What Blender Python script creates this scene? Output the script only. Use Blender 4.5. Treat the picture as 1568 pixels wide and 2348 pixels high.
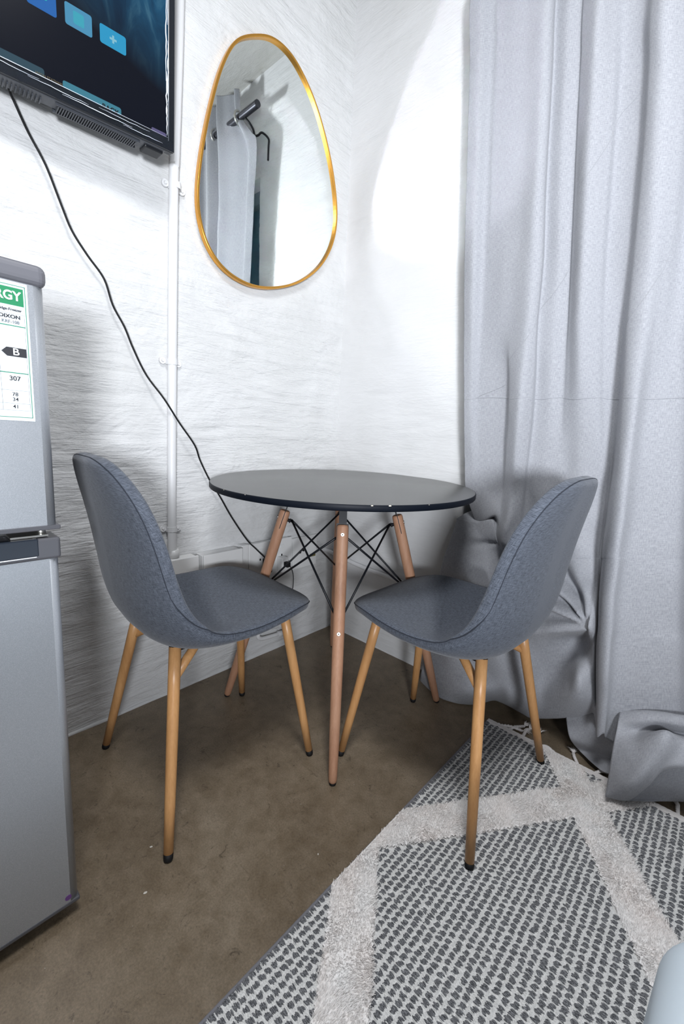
import bpy, bmesh, math, random
import numpy as np
from mathutils import Vector, Matrix, noise
random.seed(7); rng = np.random.default_rng(7)
PI = math.pi
sc = bpy.context.scene
for o in list(bpy.data.objects): bpy.data.objects.remove(o, do_unlink=True)
C = sc.collection

# ---------------------------------------------------------------- camera
cam_d = bpy.data.cameras.new('camera'); cam = bpy.data.objects.new('camera', cam_d); C.objects.link(cam)
cam_d.sensor_fit = 'HORIZONTAL'; cam_d.sensor_width = 36; cam_d.lens = 36*977.1/1568
cam_d.clip_start = .02
r = Vector((0.73005038, 0.68175402, 0.04730643)); u = Vector((-0.1632699, 0.10678011, 0.98078588)); w = Vector((-0.66360333, 0.72374682, -0.18926478))
m = Matrix(((r.x, u.x, -w.x), (r.y, u.y, -w.y), (r.z, u.z, -w.z))).to_4x4()
m.translation = (1.30012, -1.36763, 0.91429); cam.matrix_world = m
sc.camera = cam

# ---------------------------------------------------------------- light and exposure
sc.view_settings.view_transform = 'Standard'; sc.view_settings.look = 'None'
sc.view_settings.gamma = 1; sc.view_settings.use_curve_mapping = False
sc.view_settings.exposure = 0.0
sc.cycles.blur_glossy = 0.0; sc.cycles.sample_clamp_indirect = 0.0; sc.cycles.caustics_reflective = True
wd = bpy.data.worlds.new('world'); sc.world = wd; wd.use_nodes = True
wd.node_tree.nodes['Background'].inputs[0].default_value = (.55, .65, .8, 1)
wd.node_tree.nodes['Background'].inputs[1].default_value = .05

def area(name, loc, target, size, power, col, spread=180):
    l = bpy.data.lights.new(name, 'AREA'); l.shape = 'DISK'; l.size = size; l.energy = power; l.color = col
    l.spread = math.radians(spread)
    o = bpy.data.objects.new(name, l); C.objects.link(o); o.location = loc
    o.rotation_euler = (Vector(target)-Vector(loc)).to_track_quat('-Z', 'Y').to_euler()
    return o
# hand flash by the photographer's shoulder, tilted up; unseen overhead lamp added as soft fill
area('flash_light', (2.1, -1.92, .95), (.35, -.15, 2.0), .30, 31, (.90, .94, 1.0), 116)
area('overhead_fill_light', (1.28, -1.25, 2.42), (1.28, -1.25, 0), .5, 27, (.95, .97, 1.0))

# ---------------------------------------------------------------- helpers
def link(name, me, mat=None, parent=None):
    o = bpy.data.objects.new(name, me); C.objects.link(o)
    if mat is not None:
        for mm in (mat if isinstance(mat, (list, tuple)) else [mat]): me.materials.append(mm)
    if parent is not None: o.parent = parent
    return o
def tag(o, label, cat, group=None, kind=None):
    if label: o['label'] = label
    if cat: o['category'] = cat
    if group: o['group'] = group
    if kind: o['kind'] = kind
    return o
def thing(name, label, cat, loc=(0, 0, 0), rotz=0, group=None):
    o = bpy.data.objects.new(name, None); C.objects.link(o); o.location = loc; o.rotation_euler = (0, 0, rotz)
    o.empty_display_size = .05
    return tag(o, label, cat, group)
def struct(o): o['kind'] = 'structure'; return o
def bm_obj(name, bm, mat, parent=None, smooth=False):
    me = bpy.data.meshes.new(name); bm.normal_update(); bm.to_mesh(me); bm.free()
    if smooth:
        for p in me.polygons: p.use_smooth = True
    return link(name, me, mat, parent)
def np_obj(name, V, F, mat, parent=None, smooth=True, matidx=None, uv=None):
    me = bpy.data.meshes.new(name)
    V = np.asarray(V, np.float32); F = np.asarray(F, np.int32); n = F.shape[1]
    me.vertices.add(len(V)); me.vertices.foreach_set('co', V.ravel())
    me.loops.add(F.size); me.loops.foreach_set('vertex_index', F.ravel())
    me.polygons.add(len(F)); me.polygons.foreach_set('loop_start', np.arange(0, F.size, n, dtype=np.int32))
    me.polygons.foreach_set('loop_total', np.full(len(F), n, np.int32))
    if matidx is not None: me.polygons.foreach_set('material_index', np.asarray(matidx, np.int32))
    me.polygons.foreach_set('use_smooth', np.full(len(F), smooth, bool))
    if uv is not None:
        l = me.uv_layers.new(name='UVMap'); l.data.foreach_set('uv', np.asarray(uv, np.float32)[F.ravel()].ravel())
    me.update(calc_edges=True); me.validate()
    return link(name, me, mat, parent)
def box(bm, a, b, bev=0, seg=2):
    r_ = bmesh.ops.create_cube(bm, size=1); vs = r_['verts']
    for v in vs: v.co = Vector([(a[i]+b[i])/2+v.co[i]*(b[i]-a[i]) for i in range(3)])
    if bev:
        es = list({e for v in vs for e in v.link_edges})
        bmesh.ops.bevel(bm, geom=es, offset=bev, segments=seg, affect='EDGES', profile=.5)
def box_obj(name, a, b, mat, parent=None, bev=0, seg=2):
    bm = bmesh.new(); box(bm, a, b, bev, seg); return bm_obj(name, bm, mat, parent)
def ring_frame(d):
    d = d.normalized(); x = d.orthogonal().normalized(); return x, d.cross(x)
def tube(bm, pts, rad, seg=10, caps=True, closed=False):
    pts = [Vector(p) for p in pts]; n = len(pts)
    rad = rad if isinstance(rad, (list, tuple)) else [rad]*n
    rings = []; x = None
    for i, p in enumerate(pts):
        if closed: d = pts[(i+1) % n]-pts[i-1]
        else: d = pts[min(i+1, n-1)]-pts[max(i-1, 0)]
        d.normalize()
        if x is None: x = d.orthogonal().normalized()
        else: x = (x-d*x.dot(d)).normalized()
        y = d.cross(x)
        rings.append([bm.verts.new(p+(x*math.cos(2*PI*k/seg)+y*math.sin(2*PI*k/seg))*rad[i]) for k in range(seg)])
    m_ = n if closed else n-1
    for i in range(m_):
        a, b = rings[i], rings[(i+1) % n]
        for k in range(seg): 
            f = bm.faces.new((a[k], a[(k+1) % seg], b[(k+1) % seg], b[k])); f.smooth = True
    if caps and not closed:
        bm.faces.new(rings[0][::-1]); bm.faces.new(rings[-1])
def tube_obj(name, pts, rad, mat, parent=None, seg=10, closed=False):
    bm = bmesh.new(); tube(bm, pts, rad, seg, True, closed); return bm_obj(name, bm, mat, parent)
def smooth_path(pts, n=6):
    P = [Vector(p) for p in pts]; out = []
    for i in range(len(P)-1):
        a, b, c, d = P[max(i-1, 0)], P[i], P[i+1], P[min(i+2, len(P)-1)]
        for k in range(n):
            t = k/n
            out.append(.5*((2*b)+(c-a)*t+(2*a-5*b+4*c-d)*t*t+(3*b-a-3*c+d)*t**3))
    out.append(P[-1]); return out
def lathe(bm, prof, seg=48, centre=(0, 0)):
    rings = []
    for rr, z in prof:
        rings.append([bm.verts.new((centre[0]+rr*math.cos(2*PI*k/seg), centre[1]+rr*math.sin(2*PI*k/seg), z)) for k in range(seg)] if rr > 1e-6 else [bm.verts.new((centre[0], centre[1], z))])
    for a, b in zip(rings, rings[1:]):
        for k in range(seg):
            k2 = (k+1) % seg
            if len(a) == 1 and len(b) > 1: f = bm.faces.new((a[0], b[k2], b[k]))
            elif len(b) == 1: f = bm.faces.new((a[k], a[k2], b[0]))
            else: f = bm.faces.new((a[k], a[k2], b[k2], b[k]))
            f.smooth = True
    bmesh.ops.recalc_face_normals(bm, faces=bm.faces)
def crw(n, sub):  # catmull-rom weights matrix
    M = np.zeros(((n-1)*sub+1, n))
    for i in range(M.shape[0]):
        j = min(i//sub, n-2); t = (i-j*sub)/sub
        ws = [(-t+2*t*t-t**3)/2, (2-5*t*t+3*t**3)/2, (t+4*t*t-3*t**3)/2, (-t*t+t**3)/2]
        for q, ww in zip((j-1, j, j+1, j+2), ws): M[i, min(max(q, 0), n-1)] += ww
    return M
def surf(rows, su, sv):
    A = np.array(rows, float); Mu = crw(A.shape[0], su); Mv = crw(A.shape[1], sv)
    return np.einsum('ia,abk,jb->ijk', Mu, A, Mv)
def grid_faces(n, m, base=0, wrap=False):
    i, j = np.meshgrid(np.arange(n-1), np.arange(m if wrap else m-1), indexing='ij'); j2 = (j+1) % m
    return (np.stack([i*m+j, i*m+j2, (i+1)*m+j2, (i+1)*m+j], -1).reshape(-1, 4)+base)
def text_obj(name, s, size, mat, parent, loc, rot, bold=0, extr=.0002, align='CENTER', sx=1):
    cu = bpy.data.curves.new('lettering', 'FONT'); cu.body = s; cu.size = size; cu.offset = bold; cu.extrude = extr
    cu.align_x = align; cu.align_y = 'CENTER'
    t = bpy.data.objects.new('lettering_source', cu); C.objects.link(t); bpy.context.view_layer.update()
    me = bpy.data.meshes.new_from_object(t.evaluated_get(bpy.context.evaluated_depsgraph_get()))
    bpy.data.objects.remove(t, do_unlink=True); bpy.data.curves.remove(cu)
    o = link(name, me, mat, parent); me.name = name; o.location = loc; o.rotation_euler = rot; o.scale = (sx, 1, 1)
    return o

# ---------------------------------------------------------------- materials
def mat(name, col=(.8, .8, .8), rough=.5, metal=0, **kw):
    m_ = bpy.data.materials.new(name); m_.use_nodes = True; b = m_.node_tree.nodes['Principled BSDF']
    b.inputs['Base Color'].default_value = (*col, 1); b.inputs['Roughness'].default_value = rough; b.inputs['Metallic'].default_value = metal
    for k, v in kw.items(): b.inputs[k].default_value = v
    return m_
class N:
    def __init__(s, m_): s.t = m_.node_tree; s.b = s.t.nodes['Principled BSDF']
    def new(s, typ, **kw):
        n = s.t.nodes.new(typ)
        for k, v in kw.items(): setattr(n, k, v)
        return n
    def l(s, a, b): s.t.links.new(a, b)
    def coords(s, which='Object', scale=(1, 1, 1), rot=(0, 0, 0)):
        tc = s.new('ShaderNodeTexCoord'); mp = s.new('ShaderNodeMapping')
        mp.inputs['Scale'].default_value = scale; mp.inputs['Rotation'].default_value = rot
        s.l(tc.outputs[which], mp.inputs['Vector']); return mp.outputs[0]
    def noise(s, vec, scale=5, detail=4, rough=.5, dist=0):
        n = s.new('ShaderNodeTexNoise'); n.inputs['Scale'].default_value = scale; n.inputs['Detail'].default_value = detail
        n.inputs['Roughness'].default_value = rough; n.inputs['Distortion'].default_value = dist
        s.l(vec, n.inputs['Vector']); return n.outputs['Fac']
    def ramp(s, f, stops):
        n = s.new('ShaderNodeValToRGB'); e = n.color_ramp.elements
        while len(e) < len(stops): e.new(.5)
        for x, (p, c) in zip(e, stops): x.position = p; x.color = (*c, 1)
        s.l(f, n.inputs[0]); return n.outputs[0]
    def mix(s, f, a, b, mode='MIX'):
        n = s.new('ShaderNodeMix', data_type='RGBA', blend_type=mode)
        for sock, v in ((n.inputs[0], f), (n.inputs[6], a), (n.inputs[7], b)):
            if hasattr(v, 'links'): s.l(v, sock)
            elif isinstance(v, tuple): sock.default_value = (*v, 1)
            else: sock.default_value = v
        return n.outputs[2]
    def math(s, op, a, b=0):
        n = s.new('ShaderNodeMath', operation=op)
        for sock, v in ((n.inputs[0], a), (n.inputs[1], b)):
            if hasattr(v, 'links'): s.l(v, sock)
            else: sock.default_value = v
        return n.outputs[0]
    def bump(s, h, strength=.3, dist=.01, prev=None):
        n = s.new('ShaderNodeBump'); n.inputs['Strength'].default_value = strength; n.inputs['Distance'].default_value = dist
        s.l(h, n.inputs['Height'])
        if prev is not None: s.l(prev, n.inputs['Normal'])
        return n.outputs[0]
def M_wall(name, along):   # brushed whitewashed plaster; strokes run along the wall
    m_ = mat(name, (.86, .86, .86), .62); n = N(m_)
    sc_ = (1, 1, 1)
    st = (1, 5, 45) if along == 'y' else (5, 1, 45)
    v = n.coords('Object', st); s1 = n.noise(v, 1.0, 6, .65, .6)
    v2 = n.coords('Object', (1, 12, 170) if along == 'y' else (12, 1, 170)); s2 = n.noise(v2, 1.0, 4, .6, .4)
    v3 = n.coords('Object'); s3 = n.noise(v3, 60, 5, .7)
    v4 = n.coords('Object', (1, 2.2, 3.2) if along == 'y' else (2.2, 1, 3.2)); patch = n.noise(v4, 1.6, 4, .6, .8)
    pm = n.new('ShaderNodeMapRange'); pm.inputs[1].default_value = .32; pm.inputs[2].default_value = .66; pm.inputs[3].default_value = .25; pm.inputs[4].default_value = 1.25; n.l(patch, pm.inputs[0])
    s4 = n.noise(n.coords('Object', (1, 3, 9) if along == 'y' else (3, 1, 9)), 3.0, 5, .62, 1.2)
    h = n.math('ADD', n.math('MULTIPLY', n.math('ADD', s1, n.math('MULTIPLY', s2, .5)), pm.outputs[0]), n.math('ADD', n.math('MULTIPLY', s4, .9), n.math('MULTIPLY', s3, .22)))
    n.l(n.bump(h, .8 if along == 'y' else .45, .007 if along == 'y' else .005), n.b.inputs['Normal'])
    big = n.noise(v3, 2.2, 4, .6)
    n.l(n.ramp(big, [(.3, (.64, .64, .635)), (.7, (.72, .72, .725))]), n.b.inputs['Base Color'])
    return m_
W_L = M_wall('white_brushed_plaster_left', 'y'); W_B = M_wall('white_brushed_plaster_back', 'x')
def M_floor():
    m_ = mat('brown_concrete', (.1, .08, .06), .42); n = N(m_); v = n.coords()
    a = n.noise(v, 2.6, 6, .62, .8); b = n.noise(v, 22, 6, .7, .3); c = n.noise(v, 120, 3, .6)
    col = n.ramp(a, [(.28, (.118, .085, .052)), (.5, (.188, .142, .092)), (.72, (.275, .222, .160))])
    col = n.mix(.35, col, n.ramp(b, [(.35, (.108, .080, .050)), (.65, (.29, .232, .168))]))
    sp = n.ramp(n.noise(v, 38, 6, .8, 1.4), [(.33, (.30, .28, .26)), (.42, (1, 1, 1))])
    col = n.mix(.75, col, sp, 'MULTIPLY')
    gr = n.ramp(n.noise(v, 260, 4, .75), [(.35, (.72, .72, .72)), (.65, (1.2, 1.2, 1.2))]); col = n.mix(.8, col, gr, 'MULTIPLY')
    fl = n.ramp(n.noise(v, 150, 2, .5), [(.74, (0, 0, 0)), (.78, (1, 1, 1))]); col = n.mix(fl, col, (.30, .27, .22))
    sv = n.coords('Object', (2.5, 30, 1), (0, 0, .9)); scr = n.ramp(n.noise(sv, 3, 3, .6, .5), [(.70, (1, 1, 1)), (.74, (.6, .57, .53)), (.78, (1, 1, 1))]); col = n.mix(.6, col, scr, 'MULTIPLY')
    vs = n.coords('Object', (1, 1, 1), (0, 0, .5)); vo = n.new('ShaderNodeTexVoronoi', feature='DISTANCE_TO_EDGE'); vo.inputs['Scale'].default_value = 3.2
    n.l(n.mix(.15, vs, n.new('ShaderNodeTexNoise').outputs[1]), vo.inputs['Vector'])
    n.l(col, n.b.inputs['Base Color'])
    n.l(n.ramp(b, [(.3, (.36,)*3), (.7, (.58,)*3)]), n.b.inputs['Roughness'])
    n.l(n.bump(n.math('ADD', b, n.math('MULTIPLY', c, .5)), .25, .003), n.b.inputs['Normal'])
    return m_
FLOOR = M_floor()
def M_ceiling():
    m_ = mat('stained_grey_concrete', (.45, .44, .42), .8); n = N(m_); v = n.coords('Object', (1, 3, 1))
    a = n.noise(v, 2.5, 6, .7, .5)
    n.l(n.ramp(a, [(.3, (.34, .29, .23)), (.45, (.50, .49, .46)), (.7, (.60, .59, .57))]), n.b.inputs['Base Color'])
    n.l(n.bump(n.noise(v, 30, 5, .7), .5, .005), n.b.inputs['Normal']); return m_
CEIL = M_ceiling()
def M_weave(name, c_dark, c_light, su, sv, coord='UV', rough=.9, bstr=.25, sheen=.2, k=1.0, bd=.0006):
    m_ = mat(name, c_light, rough); n = N(m_)
    v1 = n.coords(coord, (su*k, sv*.12*k, 1)); v2 = n.coords(coord, (su*.12*k, sv*k, 1))
    a = n.noise(v1, 1, 3, .7); b = n.noise(v2, 1, 3, .7)
    f = n.math('ADD', n.math('MULTIPLY', a, .5), n.math('MULTIPLY', b, .5))
    n.l(n.ramp(f, [(.36, c_dark), (.62, c_light)]), n.b.inputs['Base Color'])
    n.l(n.bump(f, bstr, bd), n.b.inputs['Normal'])
    n.b.inputs['Sheen Weight'].default_value = sheen
    return m_
CHAIR_FABRIC = M_weave('heathered_blue_grey_fabric', (.017, .022, .033), (.115, .131, .165), 640, 640, bstr=.5, sheen=.15)
CURTAIN_FAB = M_weave('pale_grey_linen_cloth', (.25, .258, .282), (.42, .426, .455), 800, 800, bstr=.2, sheen=.1)
def M_wood(name, c1, c2, rough=.42):
    m_ = mat(name, c1, rough); n = N(m_)
    a = n.noise(n.coords('Object', (40, 40, 3)), 1, 5, .6, .4); b = n.noise(n.coords('Object', (260, 260, 30)), 1, 2, .5)
    f = n.math('ADD', n.math('MULTIPLY', a, .7), n.math('MULTIPLY', b, .3))
    n.l(n.ramp(f, [(.35, c1), (.65, c2)]), n.b.inputs['Base Color']); return m_
WOOD_CHAIR = M_wood('honey_beech_finish', (.47, .235, .09), (.60, .325, .135), .38)
WOOD_TABLE = M_wood('pinkish_beech_wood', (.36, .18, .105), (.47, .26, .16), .55)
BLACK = mat('black_rubber', (.006, .006, .007), .6, 0, **{'Specular IOR Level': .3})
BLACK_METAL = mat('black_painted_metal', (.007, .008, .011), .4, 0, **{'Specular IOR Level': .3})
STEEL = mat('bright_steel', (.5, .49, .46), .35, 1)
def M_tabletop():
    m_ = mat('black_lacquered_top', (.098, .098, .095), .3); n = N(m_); v = n.coords()
    n.l(n.ramp(n.noise(v, 9, 5, .6), [(.3, (.34,)*3), (.7, (.36,)*3)]), n.b.inputs['Roughness'])
    n.l(n.bump(n.noise(v, 900, 2, .5), .05, .0002), n.b.inputs['Normal'])
    n.b.inputs['Specular IOR Level'].default_value = .9
    return m_
TOP = M_tabletop()
RIM = mat('black_edge_band', (.004, .006, .011), .5, 0, **{'Specular IOR Level': .15})
GOLD = mat('brushed_gold_metal', (.66, .33, .06), .32, .9)
MIRROR = mat('mirror_glass', (.88, .92, .91), .0, 1)
WHITE_PAINT = mat('white_painted_conduit', (.73, .73, .735), .4)
WHITE_PLASTIC = mat('white_plastic', (.74, .74, .735), .35)
def M_silver():
    m_ = mat('silver_grey_metallic_paint', (.42, .44, .48), .34, .6); n = N(m_); v = n.coords()
    a = n.noise(v, 1500, 1, .5)
    n.l(n.ramp(a, [(.4, (.38, .40, .43)), (.72, (.50, .52, .55))]), n.b.inputs['Base Color']); return m_
SILVER = M_silver()
CAP_GREY = mat('dark_grey_plastic', (.12, .12, .135), .4)
TRIM_GREY = mat('glossy_charcoal_trim', (.085, .085, .095), .18)
GASKET = mat('black_gasket', (.015, .015, .016), .7)
PAPER = mat('white_sticker_paper', (.66, .72, .76), .5)
GREEN = mat('green_print', (.008, .19, .075), .5); INK = mat('black_print', (.02, .02, .025), .45)
GREYINK = mat('thin_grey_print', (.12, .14, .16), .5); WHITE_INK = mat('white_print', (.9, .92, .93), .4)
GREEN_LINE = mat('dark_green_print', (.02, .2, .12), .4)
PURPLE = mat('purple_sticker', (.13, .05, .2), .4)
FRINGE = mat('cream_cotton_yarn', (.84, .80, .78), .9)
def M_yarn(name, c1, c2, s):
    m_ = mat(name, c1, .9); n = N(m_)
    n.l(n.ramp(n.noise(n.coords('Object', (s*.25, s, s)), 1, 3, .6), [(.35, c1), (.65, c2)]), n.b.inputs['Base Color'])
    n.l(n.bump(n.noise(n.coords('Object', (s*.3, s*1.6, s)), 1, 2, .6), .4, .0006), n.b.inputs['Normal']); return m_
YARN_DARK = M_yarn('charcoal_grey_yarn', (.028, .030, .036), (.34, .345, .36), 900)
YARN_LIGHT = M_yarn('light_grey_white_yarn', (.66, .66, .65), (.88, .87, .85), 700)
def M_pile():
    m_ = mat('cream_shag_pile', (.84, .80, .75), .85); n = N(m_)
    n.l(n.ramp(n.noise(n.coords(), 14, 4, .6), [(.3, (.95, .90, .87)), (.7, (.99, .98, .97))]), n.b.inputs['Base Color'])
    n.b.inputs['Sheen Weight'].default_value = .3; return m_
PILE = M_pile()
BED_CLOTH = mat('pale_blue_bed_cloth', (.62, .70, .76), .75)
DOOR_BLUE = mat('dark_blue_door_paint', (.07, .13, .18), .35)
LINTEL = mat('grey_blue_steel', (.18, .23, .28), .4)

# ---------------------------------------------------------------- room shell
RX, RY, RZ = 3.1, -3.5, 2.485
def plaster_grid(name, axis, a0, a1, z0, z1, da, dz, m_, holes=None, amp=1.0):
    na = int((a1-a0)/da)+1; nz = int((z1-z0)/dz)+1
    A_ = np.linspace(a0, a1, na); Z_ = np.linspace(z0, z1, nz)
    V = []
    for z in Z_:
        for a in A_:
            big = noise.noise(Vector((a*1.6, z*1.3, 3.1)))*.0045+noise.noise(Vector((a*5, z*9, 9.1)))*.0030+noise.noise(Vector((a*9, z*22, 2.1)))*.0018
            p = noise.noise(Vector((a*2.2, z*2.2, 21.)))
            st = noise.noise(Vector((a*5.5+2*noise.noise(Vector((a*1.2, z*1.2, 0))), z*48+2.5*noise.noise(Vector((a*3, z*3, 5))), 1.7)))*.0017*(1+1.6*max(p, -.5))
            st += noise.noise(Vector((a*14, z*120, 4.4)))*.0004
            gouge = max(0, noise.noise(Vector((a*4, z*26, 40.)))-.36)*-.011
            dd = amp*(big+st+gouge)*min(1, abs(a)/.04)
            V.append((dd-.0, a, z) if axis == 'y' else (a, -dd, z))
    return struct(np_obj(name, V, grid_faces(nz, na), m_))
plaster_grid('wall_left', 'y', -2.0, .0, 0, RZ, .012, .0062, W_L)
struct(box_obj('wall_left', (-.08, RY, 0), (0, -2.0, RZ), W_L))
plaster_grid('wall_back', 'x', 0, .617, 0, RZ, .012, .0062, W_B, amp=.6)
struct(box_obj('wall_back', (.617, 0, 2.07), (1.75, .14, RZ), W_B))
struct(box_obj('wall_back', (1.75, 0, 0), (RX, .14, RZ), W_B))
struct(box_obj('wall_back', (.600, .008, 0), (.617, .14, RZ), W_B))
struct(box_obj('wall_right', (RX, RY, 0), (RX+.1, .14, RZ), W_L))
struct(box_obj('wall_front', (0, RY-.1, 0), (RX, RY, RZ), W_B))
struct(box_obj('ceiling', (-.08, RY-.1, RZ), (RX+.1, .14, RZ+.1), CEIL))
fl = box_obj('floor', (-.08, RY-.1, -.06), (RX+.1, .2, 0), FLOOR); struct(fl)
# rough mortar fillet where plaster meets the floor
bm = bmesh.new()
tube(bm, [(-.002+.004*noise.noise(Vector((0, i*.3, 0))), -2+i*.04, .001) for i in range(51)], [.006+.003*abs(noise.noise(Vector((3, i*.7, 0)))) for i in range(51)], 6)
struct(bm_obj('trim_1', bm, W_L))
bm = bmesh.new()
tube(bm, [(i*.03, .002, .001) for i in range(21)], [.006+.003*abs(noise.noise(Vector((3, i*.7, 5)))) for i in range(21)], 6)
struct(bm_obj('trim_2', bm, W_B))
d = thing('door_1', None, None, (.617, .10, 0)); del_ = d; d['kind'] = 'structure'
box_obj('door_leaf', (.0, 0, .01), (1.133, .035, 2.01), DOOR_BLUE, d, .003)
box_obj('door_head', (0, -.03, 2.01), (1.133, .035, 2.07), LINTEL, d, .003)
for i, (z0, z1) in enumerate(((.15, .95), (1.1, 1.9))):
    for x0 in (.08, .62): box_obj('door_panel', (x0, -.008, z0), (x0+.43, .0, z1), DOOR_BLUE, d, .003)

# ceiling fixture added out of view to go with the overhead fill
cl = thing('fill_lamp_fixture', 'round ceiling fixture added out of view for the overhead fill light', 'lamp', (1.28, -1.25, 2.43))
bm = bmesh.new(); lathe(bm, [(0, .055), (.19, .055), (.19, .03), (.0, .03)], 40); bm_obj('base', bm, WHITE_PAINT, cl)

# ---------------------------------------------------------------- bistro table
TC = (.4026, -.3913); TR0 = math.radians(-45.7); TH = .753
tb = thing('round_table', 'round black bistro table with beech legs standing in the corner', 'table', (*TC, 0), TR0)
bm = bmesh.new()
lathe(bm, [(0, TH), (.3975, TH), (.3992, TH-.0008), (.4, TH-.0025), (.4, TH-.0135), (.3985, TH-.0155), (.396, TH-.016), (0, TH-.016)], 160)
top = bm_obj('tabletop', bm, [TOP, RIM], tb)
for p in top.data.polygons:
    if p.normal.z < .95: p.material_index = 1
CHIP = mat('bare_board_chip', (.75, .68, .55), .7)
for ang, s in ((-50, .6), (-37, .5), (8, .9), (14, 1.1), (29, .5)):
    a = math.radians(ang-0); bm = bmesh.new()
    bmesh.ops.create_icosphere(bm, subdivisions=1, radius=.0016*s)
    for v in bm.verts: v.co.y *= 2.2; v.co.x *= .5
    bmesh.ops.rotate(bm, verts=bm.verts, cent=(0, 0, 0), matrix=Matrix.Rotation(a, 3, 'Z'))
    bmesh.ops.translate(bm, verts=bm.verts, vec=(.3994*math.cos(a), .3994*math.sin(a), TH-.0012))
    bm_obj('edge_chip', bm, CHIP, top)
bm = bmesh.new(); box(bm, (-.15, -.012, TH-.020), (.15, .012, TH-.0155)); box(bm, (-.012, -.15, TH-.020), (.012, .15, TH-.0155))
bm_obj('mounting_cross', bm, BLACK_METAL, tb)
def leg_pt(z): t = (z-.003)/.652; return .3625+(.1775-.3625)*t
def make_table_leg(k):
    R_ = Matrix.Rotation(k*PI/2, 4, 'Z')
    P = lambda rr, t, z: R_ @ Vector((rr, t, z))
    dirv = Vector((leg_pt(.655)-leg_pt(.003), 0, .652)).normalized(); nrm = Vector((dirv.z, 0, -dirv.x))
    bm = bmesh.new(); zs = [.003, .006, .012, .03, .12, .3, .5, .62, .650, .6545, .6565]; rs = [.006, .0095, .0112, .0118, .0138, .0158, .0166, .0168, .0166, .0155, .013]
    tube(bm, [(leg_pt(z), 0, z) for z in zs], rs, 28)
    leg = bm_obj('leg', bm, WOOD_TABLE, tb); leg.rotation_euler = (0, 0, k*PI/2)
    # slot for the flat steel tongue, tongue, screws
    bm = bmesh.new()
    a = Vector((leg_pt(.60), 0, .60)); b = Vector((leg_pt(.66)-.002, 0, .66)); c = Vector((.148, 0, TH-.017))
    def strip(p, q, wdt, th):
        dd = (q-p).normalized(); nn = Vector((dd.z, 0, -dd.x)); vs = []
        for pp in (p, q):
            for sx, sy in ((-1, -1), (1, -1), (1, 1), (-1, 1)): vs.append(bm.verts.new(pp+nn*sx*th/2+Vector((0, sy*wdt/2, 0))))
        for f in ((0, 1, 2, 3), (7, 6, 5, 4), (0, 4, 5, 1), (1, 5, 6, 2), (2, 6, 7, 3), (3, 7, 4, 0)): bm.faces.new([vs[i] for i in f])
    strip(a, b, .0338, .0022); strip(b, c, .022, .003)
    br = bm_obj('bracket', bm, BLACK_METAL, leg)
    for z in (.630, .375):
        bm = bmesh.new(); o_ = Vector((leg_pt(z), 0, z))+nrm*(.0166 if z > .5 else .0160)
        tube(bm, [o_-nrm*.002, o_+nrm*.0008, o_+nrm*.0014], [.0052, .0052, .0045], 18)
        s_ = bm_obj('screw', bm, STEEL, leg)
        bm = bmesh.new(); tube(bm, [o_+nrm*.0012, o_+nrm*.0019], [.0019, .0019], 6); bm_obj('hex_socket', bm, BLACK, leg)
    # inner bolt heads
    for z in (.630,):
        bm = bmesh.new(); o_ = Vector((leg_pt(z), 0, z))-nrm*.0166
        tube(bm, [o_, o_-nrm*.006], .0055, 8); tube(bm, [o_-nrm*.006, o_-nrm*.009], .0075, 12); tube(bm, [o_-nrm*.009, o_-nrm*.016], .004, 8)
        bm_obj('bolt', bm, BLACK_METAL, leg)
    bm = bmesh.new(); tube(bm, [(leg_pt(.0), 0, .0), (leg_pt(.004), 0, .0045)], [.0085, .0095], 16)
    bm_obj('foot_glide', bm, BLACK, leg)
    return leg
for k in range(4): make_table_leg(k)
for k in range(4):
    for s in (1, -1):
        a = Matrix.Rotation(k*PI/2, 3, 'Z') @ Vector((leg_pt(.630)-.028, 0, .626))
        b = Matrix.Rotation((k+s)*PI/2, 3, 'Z') @ Vector((leg_pt(.405)-.014, -s*.006, .405))
        tube_obj('brace_rod', [a, b], .0033, BLACK_METAL, tb, 8)

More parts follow.
